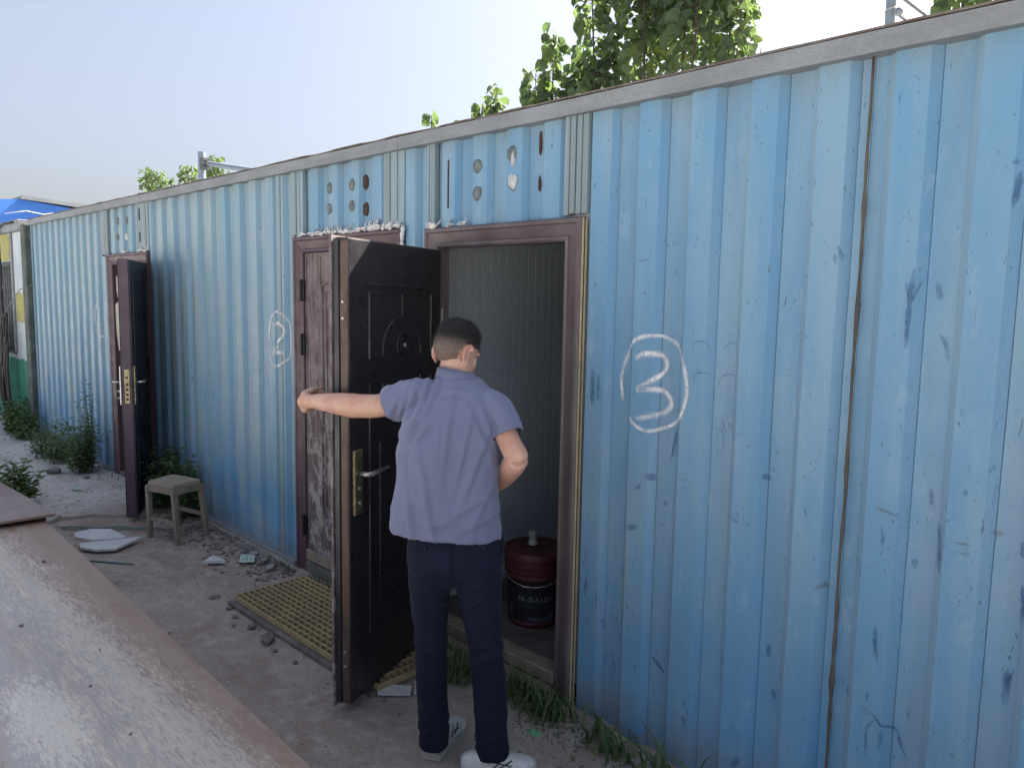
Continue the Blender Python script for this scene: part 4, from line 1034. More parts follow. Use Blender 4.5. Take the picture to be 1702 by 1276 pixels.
# ------------------------------------------------------------------ stool
stool = empty('wooden_stool', (-5.38, -.35, 0), 'old grey wooden stool standing on the dirt beside the open purple door', 'stool')
SF = {'L': ((-5.50, -.48), (-5.470, -.505)), 'F': ((-5.20, -.406), (-5.215, -.420)), 'R': ((-5.24, -.190), (-5.262, -.200)), 'K': ((-5.54, -.264), (-5.565, -.285))}
def post(bm, p0, p1, h, ang): 
    p0, p1 = Vector(p0), Vector(p1); c, s = math.cos(ang), math.sin(ang); rows = []
    for p, k in ((p0, .85), (p1, 1.0)):
        rows.append([bm.verts.new(p+V3(c*a-s*b, s*a+c*b, 0)*h*k) for a, b in ((-1, -1), (1, -1), (1, 1), (-1, 1))])
    for k in range(4): bm.faces.new((rows[0][k], rows[0][(k+1) % 4], rows[1][(k+1) % 4], rows[1][k]))
    bm.faces.new(rows[0][::-1]); bm.faces.new(rows[1])
SA = math.atan2(.074, .30)
for k in 'LFRK':
    bm = bmesh.new(); (x, y), (tx, ty) = SF[k]; cx, cy = -5.378, -.352
    tx += (cx-tx)*.07; ty += (cy-ty)*.07
    post(bm, (x, y, gz(x, y)-.004), (tx, ty, .385), .0185, SA); bmesh.ops.bevel(bm, geom=bm.edges[:], offset=.004, segments=1, affect='EDGES'); fin('leg', bm, M_WOOD, stool)
bm = bmesh.new()
cor = [SF[k][1] for k in 'LFRK']; poly = []
for i, c in enumerate(cor):
    a = Vector(cor[i-1]); b = Vector(c); d = Vector(cor[(i+1) % 4])
    for t in (0, .5, 1): poly.append(b.lerp(a, .12)*(1-t)**2+b*2*t*(1-t)+b.lerp(d, .12)*t*t)
prism(bm, [(p.x, p.y) for p in poly], .386, .414); bmesh.ops.bevel(bm, geom=[e for e in bm.edges if abs(e.verts[0].co.z-e.verts[1].co.z) < 1e-4], offset=.005, segments=2, affect='EDGES'); fin('seat', bm, M_WOODT, stool)
def bar(nm, a, b, z, hh, th, arch=0.0):
    A = Vector((*SF[a][0], 0)).lerp(Vector((*SF[a][1], 0)), z/.4); Bq = Vector((*SF[b][0], 0)).lerp(Vector((*SF[b][1], 0)), z/.4); d = (Bq-A).normalized(); n = V3(-d.y, d.x, 0)*th
    bm = bmesh.new(); rows = []
    for k in range(9):
        t = k/8; p = A.lerp(Bq, t); up_ = arch*(1-(2*t-1)**2)
        rows.append([bm.verts.new(p+n*s+V3(0, 0, z+dz+up_)) for s, dz in ((-1, -hh), (1, -hh), (1, hh), (-1, hh))])
    for P, Q in zip(rows, rows[1:]):
        for k in range(4): bm.faces.new((P[k], P[(k+1) % 4], Q[(k+1) % 4], Q[k]))
    bm.faces.new(rows[0][::-1]); bm.faces.new(rows[-1]); fin(nm, bm, M_WOOD, stool)
bar('apron', 'L', 'F', .362, .021, .009, .006); bar('apron', 'F', 'R', .362, .021, .009, .006); bar('apron', 'R', 'K', .362, .021, .009, .006); bar('apron', 'K', 'L', .362, .021, .009, .006)
bar('stretcher', 'L', 'F', .135, .014, .008, .012); bar('stretcher', 'F', 'R', .115, .009, .007); bar('stretcher', 'R', 'K', .165, .013, .008); bar('stretcher', 'K', 'L', .115, .009, .007)

# ------------------------------------------------------------------ yellow grating
grate = empty('floor_grating', (-3.3, -.36, 0), 'yellow fibreglass floor grating lying on the dirt in front of the shut door', 'grating')
gx0, gx1, gy0, gy1, gz0, gz1 = -3.983, -2.61, -.578, -.145, .020, .052
def bars(nm, dims, poss, me_cache={}):
    bm = bmesh.new(); box(bm, -dims[0]/2, dims[0]/2, -dims[1]/2, dims[1]/2, -dims[2]/2, dims[2]/2, .0015)
    bmesh.ops.recalc_face_normals(bm, faces=bm.faces); me = bpy.data.meshes.new(nm); bm.to_mesh(me); bm.free(); me.materials.append(M_GRATE)
    for p in poss:
        o = bpy.data.objects.new(nm, me); COL.objects.link(o); o.parent = grate; o.location = Vector(p)-wl(grate)
zc = (gz0+gz1)/2; ny = 12; nxb = 25
bars('long_bar', (gx1-gx0, .0065, gz1-gz0), [((gx0+gx1)/2, gy0+(gy1-gy0)*k/ny, zc+rnd.uniform(-.0006, .0006)) for k in range(ny+1)])
bars('cross_bar', (.0065, gy1-gy0-.002, gz1-gz0-.003), [(gx0+.003+(gx1-gx0-.006)*k/nxb, (gy0+gy1)/2, zc-.0012) for k in range(nxb+1)])
boxo('bearing_strip', gx0-.015, gx1, gy0-.035, gy0+.03, -.03, .017, M_STONE).name = 'concrete_strip'
cs = bpy.data.objects['concrete_strip']; tag(cs, 'low grey concrete strip under the front edge of the yellow grating', 'kerb strip')

# ------------------------------------------------------------------ broken tiles, leaflets, litter
def slab(nm, poly, z, th, mat, label, cat, group=None):
    bm = bmesh.new(); prism(bm, poly, z-th, z, .0015); o = fin(nm, bm, mat); return tag(o, label, cat, group)
T1 = [(-5.881,-.857),(-5.900,-.750),(-5.805,-.644),(-5.542,-.622),(-5.560,-.72),(-5.629,-.819),(-5.775,-.883)]
slab('broken_tile', T1, .022, .016, M_TILE, 'larger flat piece of broken white tile left of the stool, the farther one', 'tile', 'broken white tile pieces')
T2 = [(-5.569,-.914),(-5.475,-.660),(-5.442,-.550),(-5.294,-.776),(-5.360,-.88),(-5.470,-.935)]
slab('broken_tile', T2, .034, .016, M_TILE, 'angular piece of broken white tile overlapping another, nearest the plate', 'tile', 'broken white tile pieces')
slab('broken_tile', [(-4.690,-.452),(-4.755,-.352),(-4.600,-.343)], .030, .018, M_TILE, 'small triangular white tile shard on the dirt beside a green leaflet', 'tile', 'broken white tile pieces')
slab('broken_tile', [(-2.66,-.535),(-2.545,-.445),(-2.50,-.49),(-2.60,-.59)], .022, .012, M_TILE, 'white tile shard just right of the open door foot, the left one', 'tile', 'broken white tile pieces')
slab('broken_tile', [(-2.58,-.40),(-2.47,-.34),(-2.43,-.40),(-2.50,-.47)], .020, .012, M_TILE, 'white tile shard by the grating end and behind the left trouser leg', 'tile', 'broken white tile pieces')
def leaflet(poly, z, label, blots):
    bm = bmesh.new(); vs_ = []
    for lay in (0, -.0012):
        vs_.append([bm.verts.new((p[0], p[1], z+lay+(.006 if i == 1 else 0))) for i, p in enumerate(poly)])
    bm.faces.new(vs_[0]); bm.faces.new(vs_[1][::-1])
    for i in range(4): bm.faces.new((vs_[0][i], vs_[0][(i+1) % 4], vs_[1][(i+1) % 4], vs_[1][i]))
    o = tag(fin('leaflet', bm, M_CARD), label, 'leaflet', 'discarded leaflets')
    bm = bmesh.new(); r = random.Random(len(label)); P = [Vector((*p, z+(.006 if i == 1 else 0))) for i, p in enumerate(poly)]
    def at(a, b): return P[0].lerp(P[3], a).lerp(P[1].lerp(P[2], a), b)+V3(0, 0, .0012)
    for k in range(blots):
        a, b = r.uniform(.04, .50), r.uniform(.05, .9); w, h = r.uniform(.04, .14), r.uniform(.05, .16)
        bm.faces.new([bm.verts.new(at(x, y)) for x, y in ((a, b), (a+w, b-.02), (a+w*.9, b+h), (a+.02, b+h*.8))])
    for k in range(blots//4):
        a, b = r.uniform(.6, .85), r.uniform(.1, .8)
        bm.faces.new([bm.verts.new(at(x, y)) for x, y in ((a, b), (a+.09, b), (a+.09, b+.06), (a, b+.06))])
    fin('print', bm, M_GREENCARD, o)
leaflet([(-4.517,-.297),(-4.640,-.222),(-4.584,-.151),(-4.460,-.225)], .030, 'green and white leaflet on the dirt near the wall foot', 18)
leaflet([(-7.242,-.512),(-7.102,-.509),(-7.107,-.452),(-7.248,-.454)], .028, 'pale leaflet lying on the concrete near the far door', 4)
bm = bmesh.new(); prism(bm, [(-1.990,-.300),(-1.945,-.300),(-1.935,-.262),(-1.985,-.262)], -.018, -.008, .004); tag(fin('sweet_wrapper', bm, M_GREENW), 'crumpled bright green wrapper on the dirt by the grass', 'wrapper')
bm = bmesh.new(); tube(bm, [(-5.24, -.945, .006), (-5.12, -.86, .010), (-5.02, -.79, .008), (-4.99, -.764, .006)], [.010, .013, .012, .006], 6, True, V3(0, 0, 1)); 
for v in bm.verts: v.co.z = .004+(v.co.z-.004)*.4
tag(fin('plastic_strip', bm, M_TEAL, None, True), 'flat teal plastic strip lying on the dirt by the steel plate', 'strip')
bm = bmesh.new(); r = random.Random(5)
for s in range(3):
    pts = [(-6.15+.06*s+.05*k+r.uniform(-.02, .02), -.93+.035*s+.055*k+r.uniform(-.025, .025), .012+.006*r.random()) for k in range(11)]
    tube(bm, pts, .0035, 5)
tag(fin('tangled_string', bm, M_TEAL, None, True), 'thin green tangled string on the dirt beside the plate corner', 'string')

# ------------------------------------------------------------------ oil bucket inside the right-hand room
bx, by, bz = -2.600, .395, .071
BK = 1.08
bucket = empty('oil_bucket', (bx, by, bz), 'dark oil bucket with red lid standing just inside the open doorway', 'bucket')
bm = bmesh.new(); lathe(bm, [(.122, .0), (.126, .004), (.1395, .228), (.1415, .232)], (bx, by, bz), 40); bk = fin('bucket_body', bm, M_BUCKET, bucket); auto(bk)
bm = bmesh.new(); lathe(bm, [(.1235, -.0), (.1275, .002), (.1295, .028), (.1275, .0285)], (bx, by, bz), 40); fin('base_band', bm, M_RED, bucket, True)
bm = bmesh.new(); lathe(bm, [(.1420, .226), (.1455, .230), (.1465, .246), (.1435, .250), (.147, .256), (.1475, .268), (.143, .272), (.1435, .283), (.150, .287), (.1505, .300), (.145, .304), (.1455, .318), (.153, .322), (.1535, .352), (.150, .357), (.140, .358), (.136, .352), (.02, .350)], (bx, by, bz), 40); lid = fin('lid', bm, M_RED, bucket); auto(lid, 50)
sd = V3(-.55, .15, 0)
sx, sy = bx-.035, by+.015
bm = bmesh.new(); lathe(bm, [(.020, .352), (.026, .358), (.022, .366), (.0185, .372), (.017, .395), (.020, .398), (.020, .415), (.012, .418)], (sx, sy, bz), 18); auto(fin('spout', bm, M_SPOUT, lid), 50)
bm = bmesh.new(); tube(bm, [(sx+.029*math.cos(t), sy+.029*math.sin(t), bz+.358*BK) for t in [k*math.pi/9 for k in range(18)]], .002, 5, False, None, True); fin('spout_ring', bm, M_SILVER, lid)
bm = bmesh.new(); hpt = []
ca = math.atan2(-2.42-by, 0-bx)                                   # side facing the doorway
e0 = ca-math.pi/2-.15
for k in range(15):
    t = k/14; a = e0+math.pi*1.04*t*1.0; hpt.append((bx+.166*math.cos(a), by+.166*math.sin(a), bz+.31-.085*math.sin(math.pi*t)))
tube(bm, hpt, .0025, 6); fin('wire_handle', bm, M_SILVER, bucket, True)
def wrap_text(body_, size, zc_, mat, ang0, sx_=1.0, font_space=1.0):
    cu = bpy.data.curves.new('lettering', 'FONT'); cu.body = body_; cu.size = size; cu.align_x = 'CENTER'; cu.resolution_u = 2; cu.space_character = font_space
    o = bpy.data.objects.new('tmp', cu); COL.objects.link(o); dg = bpy.context.evaluated_depsgraph_get(); dg.update()
    me = bpy.data.meshes.new_from_object(o.evaluated_get(dg)); bpy.data.objects.remove(o)
    bm = bmesh.new(); bm.from_mesh(me); bmesh.ops.triangulate(bm, faces=bm.faces[:])
    for v in bm.verts:
        x, y = v.co.x*sx_, v.co.y; z = zc_+y; rr = (.126+(.141-.126)*(z/.255))*BK+.0008; a = ang0+x/rr
        v.co = V3(bx+rr*math.cos(a), by+rr*math.sin(a), bz+z*BK)
    bm.to_mesh(me); bm.free(); me.materials.clear(); me.name = 'lettering'; link('lettering', me, mat, bk)
wrap_text('PK-SULLEX', .036, .130, M_PRINT, ca+.02, 1.05, 1.0); wrap_text('HYDRAULIC OIL', .024, .100, M_PRINTD, ca+.04, .9); wrap_text('SULLEX', .017, .195, M_PRINT, ca-.22, 1.3); wrap_text('OIL', .010, .180, M_PRINTD, ca-.22, 1.3)
def patch(a0, a1, z0, z1, mat):
    bm = bmesh.new(); vs_ = []
    for k in range(9):
        a = a0+(a1-a0)*k/8; vs_.append([bm.verts.new((bx+((.126+.015*z/.255)*BK+.0007)*math.cos(a), by+((.126+.015*z/.255)*BK+.0007)*math.sin(a), bz+z*BK)) for z in (z0, z1)])
    for A, C in zip(vs_, vs_[1:]): bm.faces.new((A[0], C[0], C[1], A[1]))
    fin('label_print', bm, mat, bk)
patch(ca-.02, ca+.55, .092, .094, M_PRINTD); patch(ca-.25, ca+.45, .035, .055, M_PRINTD); patch(ca-1.05, ca-.90, .05, .10, M_PRINTD); patch(ca+.5, ca+.75, .03, .085, M_PRINTD)
bm = bmesh.new(); r = random.Random(9)
for k in range(9): 
    tube(bm, [(-2.55+.06*math.cos(a*.9+k), .92+.05*math.sin(a+k), .08+.012*k+.005*math.sin(a*3)) for a in [j*.5 for j in range(14)]], .008, 6)
tag(fin('hose_coil', bm, M_CABLE, None, True), 'dark coiled hose on the floor behind the oil bucket', 'hose')

# ------------------------------------------------------------------ steel plates on beams
def plate(nm, poly, z0, z1, mat, label):
    bm = bmesh.new(); prism(bm, poly, z0, z1); bmesh.ops.bevel(bm, geom=bm.edges[:], offset=.003, segments=1, affect='EDGES'); o = fin(nm, bm, mat); return tag(o, label, 'steel plate', 'steel plates stacked beside the cabin')
plate('steel_plate', [(-5.385, -1.166), (-5.45, -3.3), (-.75, -3.4), (-.75, -1.331)], .278, .300, M_PLATE, 'big dusty rust brown steel plate in the foreground')
plate('steel_plate', [(-5.262, -1.122), (-5.335, -3.3), (-8.4, -3.2), (-8.3, -1.25), (-6.4, -1.185)], .326, .346, M_PLATE2, 'smaller rusty steel plate behind the big one, corner over a red beam')
def beam(x0, x1, y0, y1, z1, label):
    bm = bmesh.new(); yc = (y0+y1)/2; xc = (x0+x1)/2
    if x1-x0 > y1-y0: parts = [(x0, x1, y0, y1, -.02, .0), (x0, x1, y0, y1, z1-.014, z1), (x0, x1, yc-.006, yc+.006, .0005, z1-.0145)]
    else: parts = [(x0, x1, y0, y1, -.02, .0), (x0, x1, y0, y1, z1-.014, z1), (xc-.006, xc+.006, y0, y1, .0005, z1-.0145)]
    for p in parts: box(bm, *p)
    tag(fin('steel_beam', bm, M_BEAM), label, 'beam', 'beams under the steel plates')
beam(-5.48, -5.39, -3.2, -1.135, .325, 'red beam end under the corner of the smaller rear plate'); beam(-7.9, -7.78, -3.2, -1.3, .325, 'red beam under the far part of the rear plate')
for x in (-4.6, -2.9, -1.2): beam(x, x+.12, -3.2, -1.42, .277, 'red beam hidden under the big foreground plate')
def stones(nm, lst, mat, label, group, cat='stone', own={}):
    for i, (x, y, z, s) in enumerate(lst):
        bm = bmesh.new(); rock(bm, (x, y, z+s*.3), s, rnd); tag(fin(nm, bm, mat), own.get(i, label), cat, group)
stones('pebble', [(-4.481, -1.38, .30, .016), (-3.66, -1.665, .30, .013), (-2.919, -1.617, .30, .010), (-3.2, -1.5, .3, .007), (-2.5, -1.62, .3, .008)], M_STONE, 'small dark pebble lying on the foreground steel plate', 'pebbles on the steel plate')

# ------------------------------------------------------------------ stones and rubble
stones('stone', [(-3.93, -.635, 0, .028), (-3.80, -.66, 0, .022), (-3.62, -.655, 0, .030), (-3.42, -.665, 0, .050), (-3.30, -.70, 0, .026), (-3.70, -.72, 0, .018), (-3.12, -.69, 0, .022), (-4.12, -.63, 0, .034)], M_STONE, 'grey stone on the dirt along the front of the yellow grating', 'stones along the grating', own={3: 'largest flat grey stone touching the front edge of the yellow grating', 7: 'grey stone at the left front corner of the yellow grating'})
stones('stone', [(-4.42, -.165, .03, .040), (-4.30, -.20, .03, .034), (-4.60, -.15, .03, .036)], M_STONEP, 'pale lump of rubble at the wall foot beside the shut door', 'rubble lumps at the wall foot')
stones('stone', [(-7.95, -.45, .02, .10), (-7.55, -.30, .02, .05)], M_STONEP, 'pale stone among the weeds left of the far door', 'stones among the weeds', own={0: 'large pale stone among the weeds left of the far door', 1: 'small pale stone close to the far door frame foot'})
def leaf_litter():
    r = random.Random(77); V = []; F = []
    for k in range(150):
        x = r.uniform(-6.3, -1.3); y = -.08-abs(r.gauss(0, .25)); a = r.uniform(0, 6.28)
        leafmesh(V, F, V3(x, y, gz(x, y)+.008), V3(math.cos(a), math.sin(a), r.uniform(-.05, .25)), V3(r.uniform(-.4, .4), r.uniform(-.4, .4), 1), r.uniform(.012, .04), r.uniform(.008, .02))
    mk('leaf_litter', V, F, M_DRY)['kind'] = 'stuff'
def rubble():
    bm = bmesh.new(); r = random.Random(21)
    for k in range(900):
        x = r.uniform(-6.1, -4.15); y = -.06-abs(r.gauss(0, .11))-.03; s = r.uniform(.004, .017)*(1.9 if r.random() < .10 else 1)
        rock(bm, (x, y, gz(x, y)+s*.2), s, r)
    for k in range(200):
        x = r.uniform(-2.1, -1.0); y = -.10-abs(r.gauss(0, .14)); s = r.uniform(.003, .012); rock(bm, (x, y, gz(x, y)+s*.2), s, r)
    for k in range(900):
        x = r.uniform(-6.2, -1.4); y = r.uniform(-1.15, -.1); s = r.uniform(.0018, .0055)*(2 if r.random() < .06 else 1); rock(bm, (x, y, gz(x, y)+s*.2), s, r)
    for k in range(260):
        x = r.uniform(-11, -6.2); y = r.uniform(-1.6, -.05); s = r.uniform(.004, .014); rock(bm, (x, y, .022+s*.1), s, r)
    o = fin('rubble', bm, M_STONE); o['kind'] = 'stuff'
rubble()
bm = bmesh.new(); r = random.Random(2)
for k in range(46):
    x = r.uniform(-6, -1.4); y = r.uniform(-1.1, -.15); s = r.uniform(.003, .007); rock(bm, (x, y, gz(x, y)+s*.3), s, r)
o = fin('litter_crumbs', bm, M_TILE); o['kind'] = 'stuff'

# ------------------------------------------------------------------ grass and weeds
def blades(name, spots, seed):
    r = random.Random(seed); V = []; F = []
    for (x0, x1, y0, y1, n, h, w) in spots:
        for k in range(n):
            x, y = r.uniform(x0, x1), r.uniform(y0, y1); a = r.uniform(0, 6.28); hh = h*r.uniform(.45, 1.15); ww = w*r.uniform(.6, 1.3)
            lean = r.uniform(.3, 1.25)*hh; dx, dy = math.cos(a)*lean, math.sin(a)*lean; sx, sy = -math.sin(a)*ww, math.cos(a)*ww
            if y+dy > -.03: dy = -abs(dy)*.5
            b = len(V); z = gz(x, y)-.005; m = 5
            for j in range(m):
                t = j/m; c = (x+dx*t*t, y+dy*t*t, z+hh*(t-.28*t**3*(lean/hh))); k2 = (1-t**2.2)*.5+.02
                V += [(c[0]-sx*k2, c[1]-sy*k2, c[2]), (c[0]+sx*k2, c[1]+sy*k2, c[2])]
            V.append((x+dx, y+dy, z+hh*(1-.28*(lean/hh))))
            for j in range(m-1): F.append((b+2*j, b+2*j+1, b+2*j+3, b+2*j+2))
            F.append((b+2*m-2, b+2*m-1, b+2*m))
    o = mk(name, V, F, M_GRASS); o['kind'] = 'stuff'; return o
blades('grass', [(-2.62, -2.38, -.30, -.13, 120, .20, .007), (-2.42, -2.30, -.20, -.12, 30, .16, .007), (-2.30, -1.98, -.20, -.09, 170, .16, .008), (-2.14, -1.92, -.24, -.06, 70, .14, .008), (-1.98, -1.72, -.16, -.06, 22, .12, .012),
                 (-1.80, -1.46, -.22, -.05, 46, .15, .014), (-1.75, -1.30, -.16, -.05, 16, .24, .018), (-2.2, -1.4, -.34, -.16, 110, .05, .004),
                 (-4.02, -3.60, -.12, -.05, 70, .09, .006), (-6.25, -6.0, -.15, -.05, 20, .12, .006), (-4.32, -4.24, -.12, -.08, 14, .08, .006), (-7.6, -6.7, -.25, -.06, 40, .10, .006)], 11)
def leafmesh(V, F, p, d, nrm, L, W, rows=3):
    d = d.normalized(); s = d.cross(nrm)
    if s.length < 1e-3: s = V3(1, 0, 0)
    s.normalize(); n = s.cross(d).normalized(); b = len(V)
    V.append(p); 
    for t, w in ((.22, .72), (.5, 1.0), (.78, .66)):
        V.append(p+d*L*t+s*W*.5*w+n*W*.12); V.append(p+d*L*t-n*W*.05-n*L*.10*t*t); V.append(p+d*L*t-s*W*.5*w+n*W*.12)
    V.append(p+d*L-n*L*.14)
    F += [(b, b+1, b+2), (b, b+2, b+3), (b+1, b+4, b+5, b+2), (b+2, b+5, b+6, b+3), (b+4, b+7, b+8, b+5), (b+5, b+8, b+9, b+6), (b+7, b+10, b+8), (b+8, b+10, b+9)]
def weed(name, x, y, z0, stems, h, spread, leafL, leafW, seed, label, per=11, slender=False):
    r = random.Random(seed); root = empty(name, (x, y, z0), label, 'weed', 'weeds growing along the cabin'); V = []; F = []; bm = bmesh.new()
    for s in range(stems):
        a = r.uniform(0, 6.28); hh = h*r.uniform(.55, 1.05); sp = spread*r.uniform(.15, 1); bx_, by_ = x+r.uniform(-.3, .3)*spread, y+r.uniform(-.25, .25)*spread
        ex, ey = bx_+math.cos(a)*sp, by_+math.sin(a)*sp
        if ey > -.04: ey = -.04-.05*r.random()
        if by_ > -.05: by_ = -.06
        pts = [V3(bx_+(ex-bx_)*t**1.4, by_+(ey-by_)*t**1.4, z0+hh*t) for t in (0, .25, .5, .75, 1)]
        tube(bm, pts, [.004, .0035, .003, .002, .001], 5)
        for k in range(per):
            t = .12+.88*k/per; i = min(3, int(t*4)); p = pts[i].lerp(pts[i+1], t*4-i)
            for q in range(3):
                b = r.uniform(0, 6.28); d = V3(math.cos(b), math.sin(b), r.uniform(-.2, .6)); L = leafL*r.uniform(.5, 1.2)*(1-.35*t)
                pl = p+V3(math.cos(b), math.sin(b), .2)*leafL*r.uniform(0, .8)
                if pl.y > -.03: pl.y = -.03-.02*r.random(); d.y = -abs(d.y)
                leafmesh(V, F, pl, d, V3(r.uniform(-.5, .5), r.uniform(-.5, .5), 1), L, leafW*r.uniform(.7, 1.2))
    fin('stem', bm, M_STEM, root, True); mk('foliage', V, F, M_WEED, root)
weed('weed_clump', -7.83, -.26, .02, 26, .58, .30, .065, .024, 31, 'bushy green weeds just left of the far door, the densest clump')
weed('weed_clump', -8.45, -.30, .02, 16, .40, .30, .06, .022, 32, 'dark thin weeds at the wall foot, farther left of the bushy clump')
weed('weed_stalk', -7.93, -.13, .02, 5, 1.02, .10, .05, .016, 33, 'tall slender weed stalks rising against the blue wall', 20, True)
weed('weed_clump', -8.75, -.35, .02, 12, .42, .30, .06, .022, 38, 'low grey green weeds sprawling over the pale concrete')
weed('weed_clump', -6.95, -.98, .02, 12, .34, .20, .10, .034, 34, 'bright leafy weed growing beside the rear steel plate')
weed('weed_clump', -6.12, -.12, .0, 22, .54, .17, .075, .034, 35, 'dark leafy weed behind the wooden stool, under the open purple door')
weed('weed_clump', -5.72, -.11, .0, 14, .50, .15, .07, .030, 36, 'dark leafy weed at the wall foot right behind the stool')
weed('weed_clump', -10.5, -.18, .0, 22, .46, .26, .08, .034, 37, 'green weeds at the foot of the mossy corner post')
weed('weed_clump', -10.0, -.22, .0, 16, .40, .24, .07, .030, 39, 'small green weeds at the left end of the blue wall')

# ------------------------------------------------------------------ painted neighbour building at the far left
nb = empty('painted_building', (-12.2, 1.0, 0), 'pale building with green painted lower wall and a barred window', 'building')
boxo('wall_pier', -11.05, -10.446, -.03, .20, -.03, 2.40, M_PWALL, nb); boxo('wall_below_window', -13.2, -11.052, -.03, .20, -.03, .92, M_PWALL, nb); boxo('wall_above_window', -13.2, -11.052, -.03, .20, 2.06, 2.40, M_PWALL, nb); boxo('wall_pier', -15.5, -13.202, -.03, .20, -.03, 2.40, M_PWALL, nb)
boxo('room_back', -15.4, -10.5, 2.2, 2.3, .0, 2.4, M_DARK, nb); boxo('eaves_beam', -15.5, -10.45, -.09, .25, 2.402, 2.53, M_TRIM, nb, .006); boxo('roof', -15.5, -10.45, .252, 2.4, 2.402, 2.50, M_TRIM, nb)
win = boxo('window', -13.2, -11.052, .06, .075, .922, 2.058, M_DARK, nb)
bm = bmesh.new(); box(bm, -11.11, -11.053, -.045, .02, .925, 2.055); box(bm, -13.19, -11.112, -.045, .02, 2.00, 2.055); box(bm, -13.19, -11.112, -.045, .02, .925, .965); fin('window_frame', bm, M_POST, win)
for k in range(17): boxo('bar', -13.1+.118*k, -13.085+.118*k, -.02, -.005, .967, 1.998, M_TRIM, win)
def daub(x0, x1, z0, z1, seed):
    r = random.Random(seed); bm = bmesh.new(); n = 9
    top = [(x0+(x1-x0)*k/n, z1+r.uniform(-.03, .03)) for k in range(n+1)]; bot = [(x1-(x1-x0)*k/n, z0+r.uniform(-.015, .015)) for k in range(n+1)]; P = top+bot
    A = [bm.verts.new((p[0], -.034, p[1])) for p in P]; Bv = [bm.verts.new((p[0], -.029, p[1])) for p in P]
    bm.faces.new(A); 
    for i in range(len(P)): bm.faces.new((A[i], A[(i+1) % len(P)], Bv[(i+1) % len(P)], Bv[i]))
    bmesh.ops.triangulate(bm, faces=[f for f in bm.faces if len(f.verts) > 4]); fin('yellow_patch', bm, M_YEL, nb)
daub(-10.94, -10.50, 1.33, 1.68, 3); daub(-12.2, -11.14, 2.08, 2.38, 4)
boxo('pilaster', -11.05, -10.98, -.05, -.0305, .95, 2.40, M_TRIM, nb, .003)
# hanging black cables
cb = empty('cable_bundle', (-11.2, -.15, .8), 'black cables hanging in loops from the barred window', 'cable')
r = random.Random(12)
for k in range(10):
    x = -11.50+.075*k+r.uniform(-.03, .03); y = -.10-.010*k; zt, zb = r.uniform(1.05, 1.45), r.uniform(.06, .50); w = r.uniform(.06, .14)
    bm = bmesh.new(); pts = [(x+w*math.sin(t)+.04*math.sin(2*t+k), y+.02*math.cos(t*2), (zt+zb)/2+(zt-zb)/2*math.cos(t)) for t in [j*2*math.pi/26 for j in range(26)]]
    tube(bm, pts, .0135, 6, False, V3(0, 1, 0), True); fin('loop', bm, M_CABLE, cb, True)
for pts in ([(-11.6, -.12, 2.44), (-11.22, -.13, 2.40), (-11.17, -.13, 2.0), (-11.15, -.14, 1.6), (-11.1, -.15, 1.2)], [(-11.5, -.12, 2.42), (-11.0, -.12, 2.50), (-10.6, -.10, 2.50)]):
    bm = bmesh.new(); tube(bm, pts, .013, 6); fin('feed', bm, M_CABLE, cb, True)
bm = bmesh.new(); tube(bm, [(-10.2, -.02, 1.78), (-10.5, -.09, 1.72), (-10.9, -.12, 1.52), (-11.3, -.14, 1.30), (-11.9, -.14, 1.18)], .006, 6); tag(fin('thin_wire', bm, M_TRIM, None, True), 'thin grey wire slung from the blue wall to the cables', 'wire')
bm = bmesh.new(); tube(bm, [(-11.5, -.06, 2.38), (-11.3, -.09, 2.2), (-11.45, -.1, 1.9), (-11.25, -.1, 1.75), (-11.5, -.12, 1.4)], .006, 6); tag(fin('thin_wire', bm, M_WHITEC, None, True), 'thin pale wire dangling across the barred window', 'wire')

# ------------------------------------------------------------------ blue shed behind, far tower
shed = empty('blue_shed', (-14.5, 2, 0), 'bright blue sheet metal shed roof showing over the pale building', 'shed')
def wedge(nm, x0, x1, pts, mat, parent):
    bm = bmesh.new(); A = [bm.verts.new((x0, y, z)) for y, z in pts]; C = [bm.verts.new((x1, y, z)) for y, z in pts]; n = len(pts)
    bm.faces.new(A[::-1]); bm.faces.new(C)
    for i in range(n): bm.faces.new((A[i], A[(i+1) % n], C[(i+1) % n], C[i]))
    return fin(nm, bm, mat, parent)
wedge('gable_wall', -16, -13.2, [(-.6, -.05), (3.2, -.05), (3.2, 2.86), (1.6, 2.93), (.56, 3.03), (-.6, 2.93)], M_BLUE, shed)
wedge('roof_edge', -16, -13.12, [(.56, 3.034), (.60, 3.085), (3.2, 2.90), (3.2, 2.864)], M_TRIM, shed)
bm = bmesh.new(); tube(bm, [(-13.1, .35, 2.80), (-13.08, .62, 2.86), (-13.1, .85, 2.83), (-13.08, 1.05, 2.875), (-13.1, 1.3, 2.85), (-13.1, 1.55, 2.82), (-13.1, 1.75, 2.74)], .007, 6); tag(fin('white_cable', bm, M_WHITEC, None, True), 'white cable looping across the bright blue shed wall', 'cable')
tw = empty('louvred_tower', (-18.5, 1.1, 0), 'grey slatted top of a structure at the far left edge', 'tower')
boxo('tower_core', -18.7, -18.3, .80, 1.20, -.05, 3.74, M_TRIM, tw)
for k in range(5): boxo('slat', -18.3, -18.24, .80+.088*k, .84+.088*k, 3.0, 3.80, M_POST, tw)
boxo('cap', -18.75, -18.22, .76, 1.24, 3.805, 3.84, M_POST, tw)

